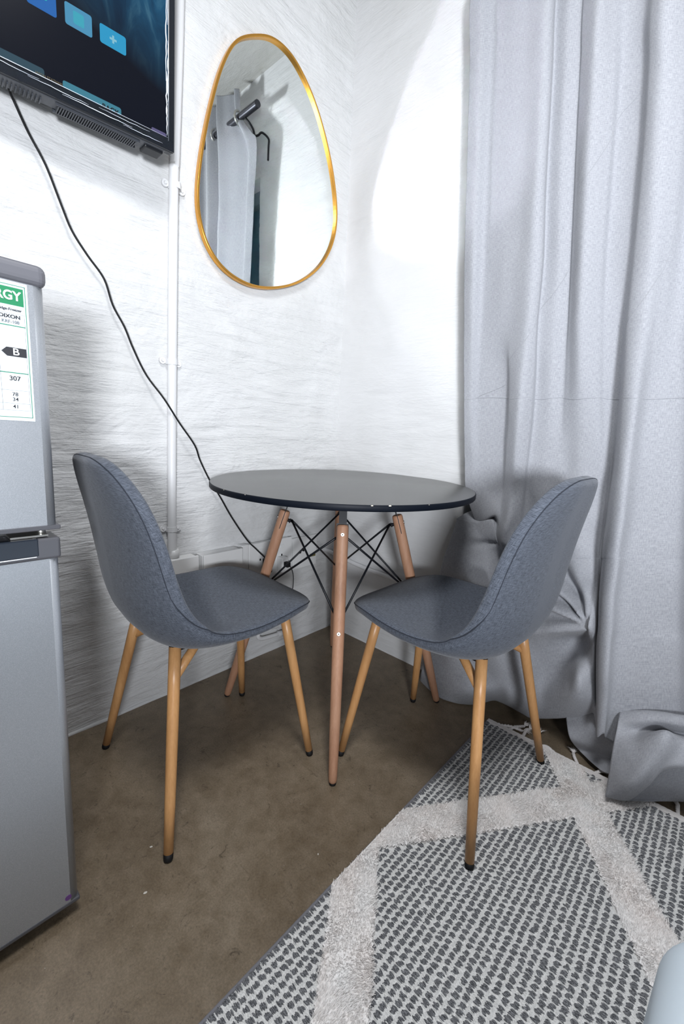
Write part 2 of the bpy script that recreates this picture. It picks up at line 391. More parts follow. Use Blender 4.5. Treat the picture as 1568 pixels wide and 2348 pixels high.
# ---------------------------------------------------------------- upholstered chairs
PROF = [(.240, .423), (.236, .431), (.222, .438), (.195, .446), (.150, .451), (.09, .446), (.02, .439), (-.05, .434), (-.105, .438), (-.148, .455), (-.178, .49), (-.196, .54), (-.206, .60), (-.216, .67), (-.228, .73), (-.240, .775), (-.251, .811), (-.259, .832), (-.262, .840)]
HW = [.045, .092, .130, .168, .196, .211, .219, .221, .222, .223, .222, .220, .216, .209, .196, .174, .138, .098, .050]
CUP = [.0, .002, .006, .010, .015, .018, .022, .032, .042, .050, .048, .038, .028, .022, .018, .014, .009, .004, 0]
TK = [.024, .033, .038, .040, .041, .042, .043, .044, .048, .051, .052, .051, .050, .049, .047, .044, .039, .031, .018]
def make_chair(name, label, loc, rot):
    t = thing(name, label, 'chair', loc, rot, 'dining chairs at the round table')
    Mx = crw(len(PROF), 6)
    P = Mx @ np.array(PROF); hw = Mx @ np.array(HW); cup = Mx @ np.array(CUP); tk = Mx @ np.array(TK)
    T = np.gradient(P, axis=0); T /= np.linalg.norm(T, axis=1)[:, None]
    Nn = np.stack([-T[:, 1], T[:, 0]], 1)*-1     # points up for the seat, forward for the back
    arc = np.concatenate([[0], np.cumsum(np.linalg.norm(np.diff(P, axis=0), axis=1))])
    K = 64; ph = np.arange(K)*2*PI/K
    V = []; UV = []
    for i in range(len(P)):
        for a in ph:
            cx_, sy_ = math.cos(a), math.sin(a)
            xx = math.copysign(abs(cx_)**.5, cx_); yy = math.copysign(abs(sy_)**.55, sy_)
            e = abs(xx)
            off = cup[i]*e**2.4+ tk[i]*.5*yy*(1-.12*e**4)*(1+.3*max(0, 1-max(0, P[i, 1]-.45)/.15) if yy < 0 else 1)
            V.append((P[i, 0]+Nn[i, 0]*off, xx*hw[i], P[i, 1]+Nn[i, 1]*off-tk[i]*.0))
            UV.append((0, arc[i]))
    n = len(P); F = grid_faces(n, K, wrap=True)
    RV = np.array(V).reshape(n, K, 3); per = np.linalg.norm(np.diff(np.concatenate([RV, RV[:, :1]], 1), axis=1), axis=2)
    cum = np.concatenate([np.zeros((n, 1)), np.cumsum(per, 1)], 1); q4 = K//4
    ref = cum[:, q4:q4+1]          # measure thread count from the centre line of the front face
    UV = [((cum[i, k]-ref[i, 0]) if k <= 3*q4 else (cum[i, k]-ref[i, 0]-cum[i, -1]), arc[i]) for i in range(n) for k in range(K)]
    # end caps
    V.append(tuple(np.mean(V[:K], axis=0))); V.append(tuple(np.mean(V[(n-1)*K:n*K], axis=0))); UV += [(0, 0), (0, arc[-1])]
    caps = [(n*K, k, (k+1) % K, (k+1) % K) for k in range(K)] and []
    bm = bmesh.new(); vs = [bm.verts.new(v) for v in V]; uvl = bm.loops.layers.uv.new('UVMap')
    def addf(idx):
        f = bm.faces.new([vs[q] for q in idx]); f.smooth = True
        for lp, q in zip(f.loops, idx): lp[uvl].uv = UV[q]
    for f in F: addf([int(q) for q in f])
    for k in range(K): addf([n*K, (k+1) % K, k]); addf([n*K+1, (n-1)*K+k, (n-1)*K+(k+1) % K])
    shell = bm_obj('seat_shell', bm, CHAIR_FABRIC, t)
    # stitched seam following the rim
    def top_pt(i, x, lift):
        e = abs(x); g = min(1, max(0, (P[i, 1]-.45)/.12)); yy = .30-.87*g
        if e > .9: x = x*(1-abs(yy)**(2/.55))**.25*1.010
        off = cup[i]*e**2.4+tk[i]*.5*yy*.9+lift
        return (P[i, 0]+Nn[i, 0]*off, x*hw[i], P[i, 1]+Nn[i, 1]*off)
    idx = list(range(0, n, 2)); sx = 1.0
    path = [top_pt(i, sx, .0) for i in idx]+[top_pt(n-1, x, .0) for x in (.6, 0, -.6)]+[top_pt(i, -sx, .0) for i in reversed(idx)]+[top_pt(0, x, .0) for x in (-.6, 0, .6)]
    tube_obj('seam', path, .0011, mat('dark_seam_thread', (.02, .024, .035), .9) if 'dark_seam_thread' not in bpy.data.materials else bpy.data.materials['dark_seam_thread'], shell, 6, True)
    # plate under the seat
    bm = bmesh.new(); box(bm, (-.13, -.10, .404), (.14, -.075, .425), .002); box(bm, (-.13, .075, .404), (.14, .10, .425), .002)
    box(bm, (.10, -.10, .404), (.13, .10, .422), .002); box(bm, (-.12, -.10, .404), (-.09, .10, .422), .002)
    bm_obj('seat_bracket', bm, BLACK_METAL, t)
    for (fx, fy, tx, ty) in ((-.2096, .2163, -.138, .112), (-.2096, -.2163, -.138, -.112), (.2096, .182, .155, .112), (.2096, -.182, .155, -.112)):
        p0 = Vector((fx, fy, .0)); p1 = Vector((tx, ty, .434 if fx < 0 else .440)); dd = p1-p0
        q = lambda s: p0+dd*s
        bm = bmesh.new(); tube(bm, [q(.036), q(.25), q(.55), q(.8), q(.985)], [.0100, .0112, .0124, .0130, .0131], 28)
        lg = bm_obj('leg', bm, WOOD_CHAIR, t)
        bm = bmesh.new(); tube(bm, [q(.0)+Vector((0, 0, .0005)), q(.01), q(.036)], [.0085, .0098, .0102], 24); bm_obj('foot_cap', bm, BLACK, lg)
        bm = bmesh.new(); tube(bm, [q(.983), q(1.01)], [.0132, .0132], 20); bm_obj('leg_collar', bm, BLACK_METAL, lg)
        a = q(.83 if fx < 0 else .94); b = Vector((tx*.25, ty*.5, .418))
        bm = bmesh.new(); tube(bm, [a, b], [.0105, .0105], 12); bm_obj('strut', bm, WOOD_CHAIR, t)
    return t
# forward is local +X
make_chair('dining_chair', 'grey upholstered shell chair beside the fridge, its back to the left', (.3462, -.8237, 0), 1.5213)
make_chair('dining_chair', 'grey upholstered shell chair in front of the curtain, one leg pair on the rug', (.8107, -.382, 0), 3.128)

# ---------------------------------------------------------------- fridge
FX = .533
fr = thing('fridge_freezer', 'silver two-door fridge freezer with an energy sticker on its door', 'fridge', (0, -1.2035, 0))
fr.rotation_euler = (math.radians(-1.1), 0, 0)
YL, YR = -.53, 0.0
box_obj('cabinet', (.05, YL+.004, .035), (.475, YR-.004, 1.085), CAP_GREY, fr, .006)
box_obj('gasket', (.475, YL+.012, .04), (.485, YR-.012, 1.085), GASKET, fr)
def door_panel(name, z0, z1):
    bm = bmesh.new(); prof = []
    R_ = .014
    for a in range(7): t_ = a/6*PI/2; prof.append((FX-R_+R_*math.cos(t_), YR-R_+R_*math.sin(t_)))
    prof += [(.485, YR), (.485, YL)]
    for a in range(7): t_ = a/6*PI/2; prof.append((FX-R_+R_*math.sin(t_), YL+R_-R_*math.cos(t_)))
    lo = [bm.verts.new((x, y, z0)) for x, y in prof]; hi = [bm.verts.new((x, y, z1)) for x, y in prof]
    n = len(prof)
    for i in range(n):
        f = bm.faces.new((lo[i], lo[(i+1) % n], hi[(i+1) % n], hi[i])); f.smooth = i not in (6, 7, 8, n-1)
    bm.faces.new(lo[::-1]); bm.faces.new(hi)
    bmesh.ops.recalc_face_normals(bm, faces=bm.faces)
    return bm_obj(name, bm, SILVER, fr)
ld = door_panel('lower_door', .040, .694); ud = door_panel('upper_door', .746, 1.0925)
box_obj('bottom_edge_strip', (.485, YL, .033), (FX+.001, YR+.001, .041), TRIM_GREY, ld, .002)
box_obj('bottom_lip', (.487, YL, .7405), (FX+.003, YR+.003, .7475), TRIM_GREY, ud, .0015)
# handle trim with a dark scooped recess
hz0, hz1 = .694, .7275
bm = bmesh.new(); box(bm, (.485, YL, hz0), (FX+.002, YR+.002, hz1), .004, 3); hd = bm_obj('handle', bm, TRIM_GREY, ld)
bm = bmesh.new(); box(bm, (FX-.010, YL+.05, hz0+.006), (FX+.0025, YR-.027, hz1+.0004), .002, 2); bm_obj('handle_recess', bm, mat('recess_dark_gloss', (.02, .025, .035), .12), hd)
bm = bmesh.new(); box(bm, (FX-.004, YL+.05, hz0+.0045), (FX+.0032, YR-.03, hz0+.0065), .0008, 1); bm_obj('handle_edge', bm, SILVER, hd)
bm = bmesh.new(); tube(bm, [(.51, -.018, .727), (.51, -.018, .741)], .006, 12); box(bm, (.492, -.06, .7285), (.525, -.012, .7315)); bm_obj('hinge', bm, STEEL, fr)
# top cap with rounded corner
bm = bmesh.new(); box(bm, (.05, YL, 1.092), (FX+.004, YR+.003, 1.121), .010, 4); bm_obj('top_cap', bm, CAP_GREY, fr)
for x_, y_ in ((.10, -.03), (.45, -.03), (.10, -.5), (.45, -.5)):
    bm = bmesh.new(); tube(bm, [(x_, y_, 0), (x_, y_, .036)], .016, 16); bm_obj('foot', bm, BLACK, fr)
# energy label: 5 cm wide shown, letters as printed
lb = box_obj('energy_label', (FX, -.125, .9045), (FX+.0006, -.0045, 1.0910), PAPER, ud)
lb['label'] = 'white and green energy rating sticker'
lb.location.y = -.0165
LX = FX+.0009; rotT = (PI/2, 0, PI/2)
def quad(name, y0, z0, y1, z1, m_, x=LX, par=lb): return box_obj(name, (x-.0003, y0, z0), (x, y1, z1), m_, par)
quad('green_header', -.112, 1.0605, -.0095, 1.0835, GREEN)
bm = bmesh.new()
for a, b in (((-.1145, .9095), (-.1145, 1.0865)), ((-.1145, 1.0865), (-.0075, 1.0865)), ((-.0075, 1.0865), (-.0075, .9095)), ((-.0075, .9095), (-.1145, .9095))):
    box(bm, (LX-.0003, min(a[0], b[0])-.0004, min(a[1], b[1])-.0004), (LX, max(a[0], b[0])+.0004, max(a[1], b[1])+.0004))
bm_obj('label_border', bm, GREEN_LINE, lb)
for z in (1.0335, .9705): quad('green_rule', -.112, z-.0006, -.0092, z+.0006, GREEN_LINE)
bm = bmesh.new()
for z in (1.0495, .9465, .9285, .9190): box(bm, (LX-.0003, -.112, z-.00015), (LX, -.0095, z+.00015))
box(bm, (LX-.0003, -.0412, .9190), (LX, -.0409, 1.0495)); box(bm, (LX-.0003, -.0098, .9190), (LX, -.0095, 1.0495))
bm_obj('table_lines', bm, GREYINK, lb)
bm = bmesh.new(); ar = [(-.0385, .9985), (-.0325, 1.0045), (-.0100, 1.0045), (-.0100, .9925), (-.0325, .9925)]
f = [bm.verts.new((LX, y, z)) for y, z in ar]; bm.faces.new(f); bm_obj('rating_arrow', bm, INK, lb)
def lab(s, sz, y, z, m_=INK, bold=0, al='CENTER', sx=1): text_obj('lettering', s, sz, m_, lb, (LX+.0006, y, z), rotT, bold, .0001, al, sx)
lab('ENERGY', .0165, -.0125, 1.0722, WHITE_INK, .0004, 'RIGHT', .9)
lab('Fridge-Freezer', .0048, -.0125, 1.0545, INK, .00012, 'RIGHT')
lab('DIXON', .0066, -.0145, 1.0450, INK, .0002, 'RIGHT', 1.1)
lab('KRF-108', .0056, -.0160, 1.0382, GREYINK, .0001, 'RIGHT')
lab('B', .0130, -.0222, .9985, WHITE_INK, .0001, 'CENTER', 1.1)
lab('307', .0088, -.0255, .9625, INK, .0001); lab('78', .0072, -.0265, .9408, INK, .00003); lab('34', .0072, -.0265, .9338, INK, .00003); lab('41', .0072, -.0265, .9238, INK, .00003)
bm = bmesh.new(); tube(bm, [(FX-.0003, -.0175, .0515), (FX+.0006, -.0175, .0515)], .0052, 24); bm_obj('round_sticker', bm, PURPLE, ld)

# ---------------------------------------------------------------- television
TX = .13
tv = thing('television', 'wall mounted flat television with its protective film still on the edge', 'television', (0, -.781, 1.578))
tvR = Matrix.Rotation(math.radians(-4.8), 3, 'Z') @ Matrix.Rotation(math.radians(4.8), 3, 'Y')
tv.rotation_euler = tvR.to_euler(); tv.location = Vector((TX, -.781, 1.578))-tvR @ Vector((TX, 0, 0))
box_obj('back_housing', (.085, -.80, .03), (.118, -.03, .46), BLACK_METAL, tv, .008)
BEZ = mat('glossy_black_bezel', (.010, .012, .016), .15, 0, **{'Specular IOR Level': .35})
bm = bmesh.new(); box(bm, (.105, -.92, 0), (TX-.002, 0, .53), .004, 2); fr_tv = bm_obj('frame', bm, BEZ, tv)
bm = bmesh.new(); box(bm, (.045, -.45, .12), (.087, -.25, .40)); bm_obj('wall_bracket', bm, BLACK_METAL, tv)
# grille and port bay along the underside
GR = mat('dark_grey_moulding', (.05, .055, .065), .35)
bm = bmesh.new(); box(bm, (.082, -.80, -.001), (.124, -.02, .006), .002)
for i in range(34): box(bm, (.078, -.245+i*.0048, -.006), (.112, -.2427+i*.0048, .003))
box(bm, (.074, -.250, -.005), (.078, -.078, .004)); box(bm, (.112, -.250, -.005), (.116, -.078, .004))
for i in range(50): box(bm, (.085, -.62+i*.007, -.005), (.108, -.6175+i*.007, .003))
bm_obj('speaker_grille', bm, GR, tv)
bm = bmesh.new(); box(bm, (.072, -.066, -.006), (.114, -.022, .004), .003); bm_obj('control_pod', bm, BLACK_METAL, tv)
def M_screen():
    m_ = mat('lit_screen', (.002, .002, .003), .25, 0, **{'Specular IOR Level': .05}); n = N(m_)
    tc = n.new('ShaderNodeTexCoord'); sp = n.new('ShaderNodeSeparateXYZ'); n.l(tc.outputs['Object'], sp.inputs[0])
    y, z = sp.outputs[1], sp.outputs[2]
    # artwork glows in the upper part, plain dark panel below
    h = n.math('ADD', z, n.math('MULTIPLY', y, .35))
    f = n.new('ShaderNodeMapRange'); f.inputs[1].default_value = .10; f.inputs[2].default_value = .26; n.l(h, f.inputs[0])
    nz = n.noise(n.coords('Object', (1, 14, 5)), 1.3, 4, .55, 1.5)
    art = n.ramp(nz, [(.30, (.008, .04, .09)), (.55, (.016, .085, .17)), (.78, (.07, .20, .30))])
    col = n.mix(f.outputs[0], (.006, .008, .014), art)
    n.l(col, n.b.inputs['Emission Color']); n.b.inputs['Emission Strength'].default_value = 1.0
    return m_
scn = box_obj('screen', (TX-.003, -.905, .026), (TX-.0012, -.0165, .515), M_screen(), tv)
def emis(name, c, s=1.0): return mat(name, (.006, .006, .006), .6, 0, **{'Specular IOR Level': .1, 'Emission Color': (*c, 1), 'Emission Strength': s})
def tile(name, y0, z0, y1, z1, m_, rad=.004):
    px_ = TX-(.0005 if name == 'app_icon' else .0009)
    bm = bmesh.new(); pts = []
    for cx_, cz_, a0 in ((y1-rad, z1-rad, 0), (y0+rad, z1-rad, 90), (y0+rad, z0+rad, 180), (y1-rad, z0+rad, 270)):
        for a in range(0, 91, 30): t_ = math.radians(a0+a); pts.append((px_, cx_+rad*math.cos(t_), cz_+rad*math.sin(t_)))
    bm.faces.new([bm.verts.new(p) for p in pts]); return bm_obj(name, bm, m_, scn)
BL = emis('tile_pale_blue', (.06, .27, .46)); CY = emis('tile_cyan', (.015, .30, .55)); DB = emis('tile_deep_blue', (.01, .12, .42)); PL = emis('tile_icon', (.22, .50, .62)); TEAL = emis('poster_teal', (.04, .20, .28)); TEXT_DK = emis('poster_ink', (.004, .012, .02), .5)
PUR = emis('poster_violet', (.10, .09, .20)); TXL = emis('caption_gold', (.16, .13, .07))
tile('app_tile', -.2275, .142, -.1775, .180, BL); tile('app_icon', -.2125, .150, -.1925, .172, emis('icon_teal', (.04, .36, .48)), .003)
t1 = tile('app_tile', -.1625, .1445, -.1095, .1785, CY)
bm = bmesh.new(); box(bm, (TX-.0009, -.1430, .1595), (TX-.0005, -.1290, .1635), .0005, 1); box(bm, (TX-.0009, -.1380, .1545), (TX-.0005, -.1340, .1685), .0005, 1); bm_obj('plus_sign', bm, PL, scn)
tile('app_tile', -.2930, .141, -.2425, .186, DB); tile('app_icon', -.2760, .160, -.2580, .178, emis('icon_aqua', (.02, .40, .45)), .003)
tile('app_tile', -.3600, .141, -.3080, .186, DB)
tile('poster', -.2375, .0262, -.1225, .0400, TEAL); tile('poster', -.3650, .0262, -.2700, .042, emis('poster_slate', (.02, .06, .09)))
tile('poster', -.055, .0262, -.020, .034, PUR, .003)
text_obj('lettering', 'BACK', .0135, TEXT_DK, scn, (TX-.0006, -.1450, .0275), rotT, .0004, .0001)
text_obj('lettering', 'JASON STATHAM', .0062, TXL, scn, (TX-.0006, -.262, .0300), rotT, 0, .0001)
bm = bmesh.new(); box(bm, (TX-.0022, -.92, .001), (TX+.0003, -.001, .0262)); box(bm, (TX-.0022, -.0165, .0262), (TX+.0003, -.001, .529)); bm_obj('bezel', bm, BEZ, tv)
# clear film strips, loosely crinkled over the bezel
FILM = mat('clear_film', (.95, .97, 1), .08, 0, **{'Transmission Weight': 1.0, 'IOR': 1.15, 'Alpha': .55})
FILM_L = mat('film_crease_glint', (.75, .80, .88), .15)  # pale colour stands in for light glinting along the film's creases
V = []; nn = 160
for i in range(nn):
    t_ = i/(nn-1); y = -.90+t_*.898
    for j in range(5):
        V.append((TX+.0008+.0028*abs(noise.noise(Vector((y*26, j*.8, 1)))), y, .001+j*.0062+.001*noise.noise(Vector((y*30, 4, j)))))
fm = np_obj('protective_film', V, grid_faces(nn, 5), FILM, tv)
for (a, b, zz, w_) in ((-.905, -.017, .0262, .0011), (-.30, -.19, .016, .0009), (-.24, -.10, .012, .0012), (-.17, -.06, .020, .0007), (-.12, -.03, .009, .0008), (-.40, -.28, .019, .0008)):
    pts = [(TX+.0022, a+(b-a)*t_/14, zz+(.0016*noise.noise(Vector((a*9+t_*.5, b, 2))) if zz != .0262 else 0)) for t_ in range(15)]
    tube_obj('film_crease_glint', pts, [w_*.5*(.35+abs(math.sin(t_/14*PI))) for t_ in range(15)], FILM_L, fm, 5)
for q, (z0, z1, yy) in enumerate(((.02, .52, -.0155), (.06, .16, -.020), (.10, .22, -.017), (.14, .30, -.0215), (.03, .10, -.019), (.25, .45, -.018))):
    pts = [(TX+.0015, yy+(.0025*noise.noise(Vector((q, t_*.6, 2))) if q else 0), z0+(z1-z0)*t_/12) for t_ in range(13)]
    tube_obj('film_crease_glint', pts, [(.0005 if not q else .0011)*(.3+abs(math.sin(t_/12*PI))) for t_ in range(13)], FILM_L, fm, 5)

# ---------------------------------------------------------------- mirror
EGG = [(-.453, 2.078), (-.529, 2.022), (-.578, 1.935), (-.612, 1.833), (-.640, 1.722), (-.657, 1.63), (-.663, 1.557), (-.656, 1.497), (-.633, 1.440), (-.590, 1.396), (-.529, 1.371), (-.452, 1.366), (-.361, 1.386), (-.261, 1.431), (-.168, 1.504), (-.108, 1.589), (-.083, 1.675), (-.088, 1.762), (-.117, 1.862), (-.162, 1.953), (-.214, 2.026), (-.273, 2.077), (-.329, 2.103), (-.392, 2.104)]
mr = thing('wall_mirror', 'egg-shaped mirror in a thin gold frame on the left wall', 'mirror', (0, -.37, 1.70))
E_ = [Vector((0, y+.37, z-1.70)) for y, z in EGG]
n_ = len(E_); sm = []
for i in range(n_):
    a, b, c, d2 = E_[i-1], E_[i], E_[(i+1) % n_], E_[(i+2) % n_]
    for k in range(6):
        t = k/6; sm.append(.5*((2*b)+(c-a)*t+(2*a-5*b+4*c-d2)*t*t+(3*b-a-3*c+d2)*t**3))
for _ in range(3): sm = [(sm[i-1]+sm[i]*2+sm[(i+1) % len(sm)])/4 for i in range(len(sm))]
bm = bmesh.new(); rings = []
ctr = Vector((0, 0, 0))
for i, p in enumerate(sm):
    tg = (sm[(i+1) % len(sm)]-sm[i-1]).normalized(); nn_ = Vector((0, tg.z, -tg.y))
    if nn_.dot(p) < 0: nn_ = -nn_
    prof = [(.010, .0), (.024, .0), (.026, -.0015), (.026, -.0065), (.0245, -.008), (.010, -.008)]
    rings.append([bm.verts.new(p+nn_*q+Vector((x, 0, 0))) for x, q in prof])
for i in range(len(sm)):
    a, b = rings[i], rings[(i+1) % len(sm)]
    for k in range(6): f = bm.faces.new((a[k], a[(k+1) % 6], b[(k+1) % 6], b[k])); f.smooth = k in (1, 3)
bmesh.ops.recalc_face_normals(bm, faces=bm.faces)
bm_obj('frame', bm, GOLD, mr)
bm = bmesh.new(); bm.faces.new([bm.verts.new(p*.985+Vector((.017, 0, 0))) for p in sm][::1])
g = bm_obj('mirror_glass', bm, MIRROR, mr)
if g.data.polygons[0].normal.x < 0: g.data.flip_normals()
bm = bmesh.new(); f_ = bm.faces.new([bm.verts.new(p*.985+Vector((.016, 0, 0))) for p in sm]); r_ = bmesh.ops.extrude_face_region(bm, geom=[f_])
for v in [v for v in r_['geom'] if isinstance(v, bmesh.types.BMVert)]: v.co.x = .007
bmesh.ops.recalc_face_normals(bm, faces=bm.faces); bm_obj('backing_board', bm, BLACK, mr)

# ---------------------------------------------------------------- conduit, boxes, cables on the left wall
cp = thing('conduit_pipe', 'white painted vertical conduit pipe clipped to the left wall', 'pipe', (.017, -.765, .49))
PP = [(0, .008, 0), (.001, .002, .085), (.001, .018, .598), (.001, .036, 1.072), (.001, .042, 1.154), (.001, .064, 1.515), (.001, .080, 1.985)]
tube_obj('pipe', smooth_path([Vector(p) for p in PP], 6), .0132, WHITE_PAINT, cp, 20)
bm = bmesh.new(); tube(bm, [(0, .008, -.004), (0, .006, .022)], .0158, 20); bm_obj('socket_coupler', bm, WHITE_PLASTIC, cp)
for (yy, zz) in ((.003, .090), (.018, .598), (.041, 1.072)):
    bm = bmesh.new(); nseg = 12; pr = []
    for k in range(nseg+1): a = PI*k/nseg; pr.append((.0+.0152*math.sin(a), yy+.0152*math.cos(a)))
    pr = [(-.012, yy+.016)]+[(x_+.0005, y_) for x_, y_ in pr]+[(-.012, yy-.016)]
    for (x0, y0), (x1, y1) in zip(pr, pr[1:]):
        a, b, c, d2 = [bm.verts.new(v) for v in ((x0, y0, zz-.008), (x1, y1, zz-.008), (x1, y1, zz+.008), (x0, y0, zz+.008))]; bm.faces.new((a, b, c, d2))
    cpb = bm_obj('pipe_clip', bm, WHITE_PAINT, cp)
    sol = cpb.modifiers.new('thickness', 'SOLIDIFY'); sol.thickness = .0015; sol.offset = 1
    for s in (-1, 1):
        bm = bmesh.new(); tube(bm, [(-.015, yy+s*.024, zz-s*.002), (-.008, yy+s*.024, zz-s*.002)], .0095, 20); tube(bm, [(-.008, yy+s*.024, zz-s*.002), (-.0055, yy+s*.024, zz-s*.002)], [.0045, .003], 10)
        bm_obj('clip_ear', bm, WHITE_PAINT, cp)
def wall_box(name, label, cat, y0, y1, z0, z1, dep, lid=.012, group=None):
    o = thing(name, label, cat, (.002, (y0+y1)/2, z0), 0, group); hw_ = (y1-y0)/2; h = z1-z0
    box_obj('back_box', (0, -hw_+.001, .001), (dep-lid, hw_-.003, h-.003), WHITE_PLASTIC, o, .0025)
    box_obj('lid', (dep-lid+.003, -hw_, 0), (dep, hw_, h), WHITE_PLASTIC, o, .0018)
    return o
wall_box('junction_box', 'white junction box at the foot of the conduit pipe', 'junction box', -.800, -.690, .395, .487, .050, .012, 'junction boxes on the left wall')
b2 = wall_box('junction_box', 'white junction box between the conduit box and the plug socket', 'junction box', -.675, -.524, .375, .484, .055, .012, 'junction boxes on the left wall')
box_obj('cover_plate', (.055, -.035, .015), (.0565, .05, .075), WHITE_PLASTIC, b2, .0006)
so = wall_box('wall_socket', 'white double wall socket behind the left table leg', 'socket', -.480, -.275, .345, .483, .030, .010)
for yy in (-.052, .052):
    box_obj('rocker_switch', (.030, yy-.010, .098), (.0335, yy+.010, .114), WHITE_PLASTIC, so, .001)
    for dy, dz in ((0, .072),): box_obj('socket_hole', (.0295, yy+dy-.003, dz-.004), (.0305, yy+dy+.003, dz+.004), BLACK, so)
k = box_obj('side_box', (-.001, -.132, .0), (.028, -.104, .139), WHITE_PLASTIC, so, .002)
bm = bmesh.new(); tube(bm, [(.012, -.148, .055), (.012, -.130, .055)], .013, 18); tube(bm, [(.012, -.150, .055), (.012, -.144, .055)], .015, 18); bm_obj('cable_gland', bm, WHITE_PLASTIC, so)
bp = wall_box('blank_plate', 'white plate with dark screw holes near the room corner', 'plate', -.255, -.121, .334, .468, .016, .008)
for dy, dz in ((-.028, .070), (-.010, .076)):
    bm = bmesh.new(); tube(bm, [(.0155, dy, dz), (.0175, dy, dz)], .0055, 12); bm_obj('screw_hole', bm, BLACK, bp)
box_obj('brass_terminal', (.015, .028, .040), (.020, .058, .052), mat('tarnished_brass', (.20, .17, .05), .5, .5), bp, .001)
ad = thing('plug_adapter', 'black plug on the end of the television cable', 'plug', (.034, -.408, .395))
box_obj('plug_body', (0, -.013, -.028), (.030, .013, .026), BLACK, ad, .004, 3)
wa = thing('charger', 'white phone charger plugged into the double wall socket', 'charger', (.033, -.335, .385))
box_obj('charger_body', (0, -.016, -.030), (.034, .016, .030), WHITE_PLASTIC, wa, .005, 3)
uc = thing('charging_cable', 'thin black charging cable hanging from the white charger', 'cable', (.068, -.335, .390))
box_obj('usb_plug', (-.004, -.008, -.010), (.020, .010, .010), BLACK, uc, .003)
tube_obj('wire', smooth_path([(.016, .004, -.002), (.022, .014, -.02), (.016, .028, -.06), (.004, .034, -.12), (-.01, .022, -.165), (-.022, .0, -.18)], 6), .0016, BLACK, uc, 6)
CB = [(-1.095, 1.603), (-1.086, 1.575), (-1.066, 1.531), (-1.037, 1.479), (-1.011, 1.407), (-.992, 1.358), (-.961, 1.313), (-.925, 1.268), (-.907, 1.209), (-.88, 1.16), (-.859, 1.107), (-.826, 1.041), (-.784, .978), (-.739, .911), (-.691, .845), (-.664, .796), (-.631, .730), (-.591, .668), (-.548, .595), (-.493, .507)]
cabp = [(.060, -1.105, 1.60), (.035, -1.098, 1.59)]+[(.021 if not (-.81 < y < -.67) else .038, y, z) for y, z in CB[1:-1]]+[(.034, -.493, .507), (.046, -.46, .468), (.060, -.425, .428), (.060, -.412, .415)]
cab = tube_obj('power_cable', smooth_path(cabp, 5), .0026, BLACK, None, 8); tag(cab, 'black television power cable running diagonally down the left wall', 'cable')
lp = thing('pipe_loop', 'white painted pipe bend low on the left wall near the corner', 'pipe', (.024, -.33, .075))
tube_obj('pipe', smooth_path([(.0, .01, .0), (.0, -.05, .004), (.0, -.085, .010), (.0, -.100, .026), (.0, -.088, .046), (.0, -.05, .046), (0, .01, .034)], 6), .0085, WHITE_PAINT, lp, 12)
bm = bmesh.new(); tube(bm, [(0, .0, -.001), (0, .03, -.002)], .0125, 16); tube(bm, [(0, .0, .034), (0, .03, .030)], .0125, 16); bm_obj('coupling', bm, WHITE_PAINT, lp)
tube_obj('pipe_tail', [(0, .02, -.002), (0, .05, -.003), (-.02, .065, -.003)], .0085, WHITE_PAINT, lp, 12)
cc = tube_obj('surface_conduit', smooth_path([(.014, -.118, .394), (.014, -.07, .388), (.014, -.02, .366), (.03, -.014, .362), (.10, -.014, .352), (.24, -.014, .340), (.60, -.014, .33)], 5), .009, WHITE_PAINT, None, 12)
tag(cc, 'white painted surface conduit running from the plate into the corner', 'pipe')

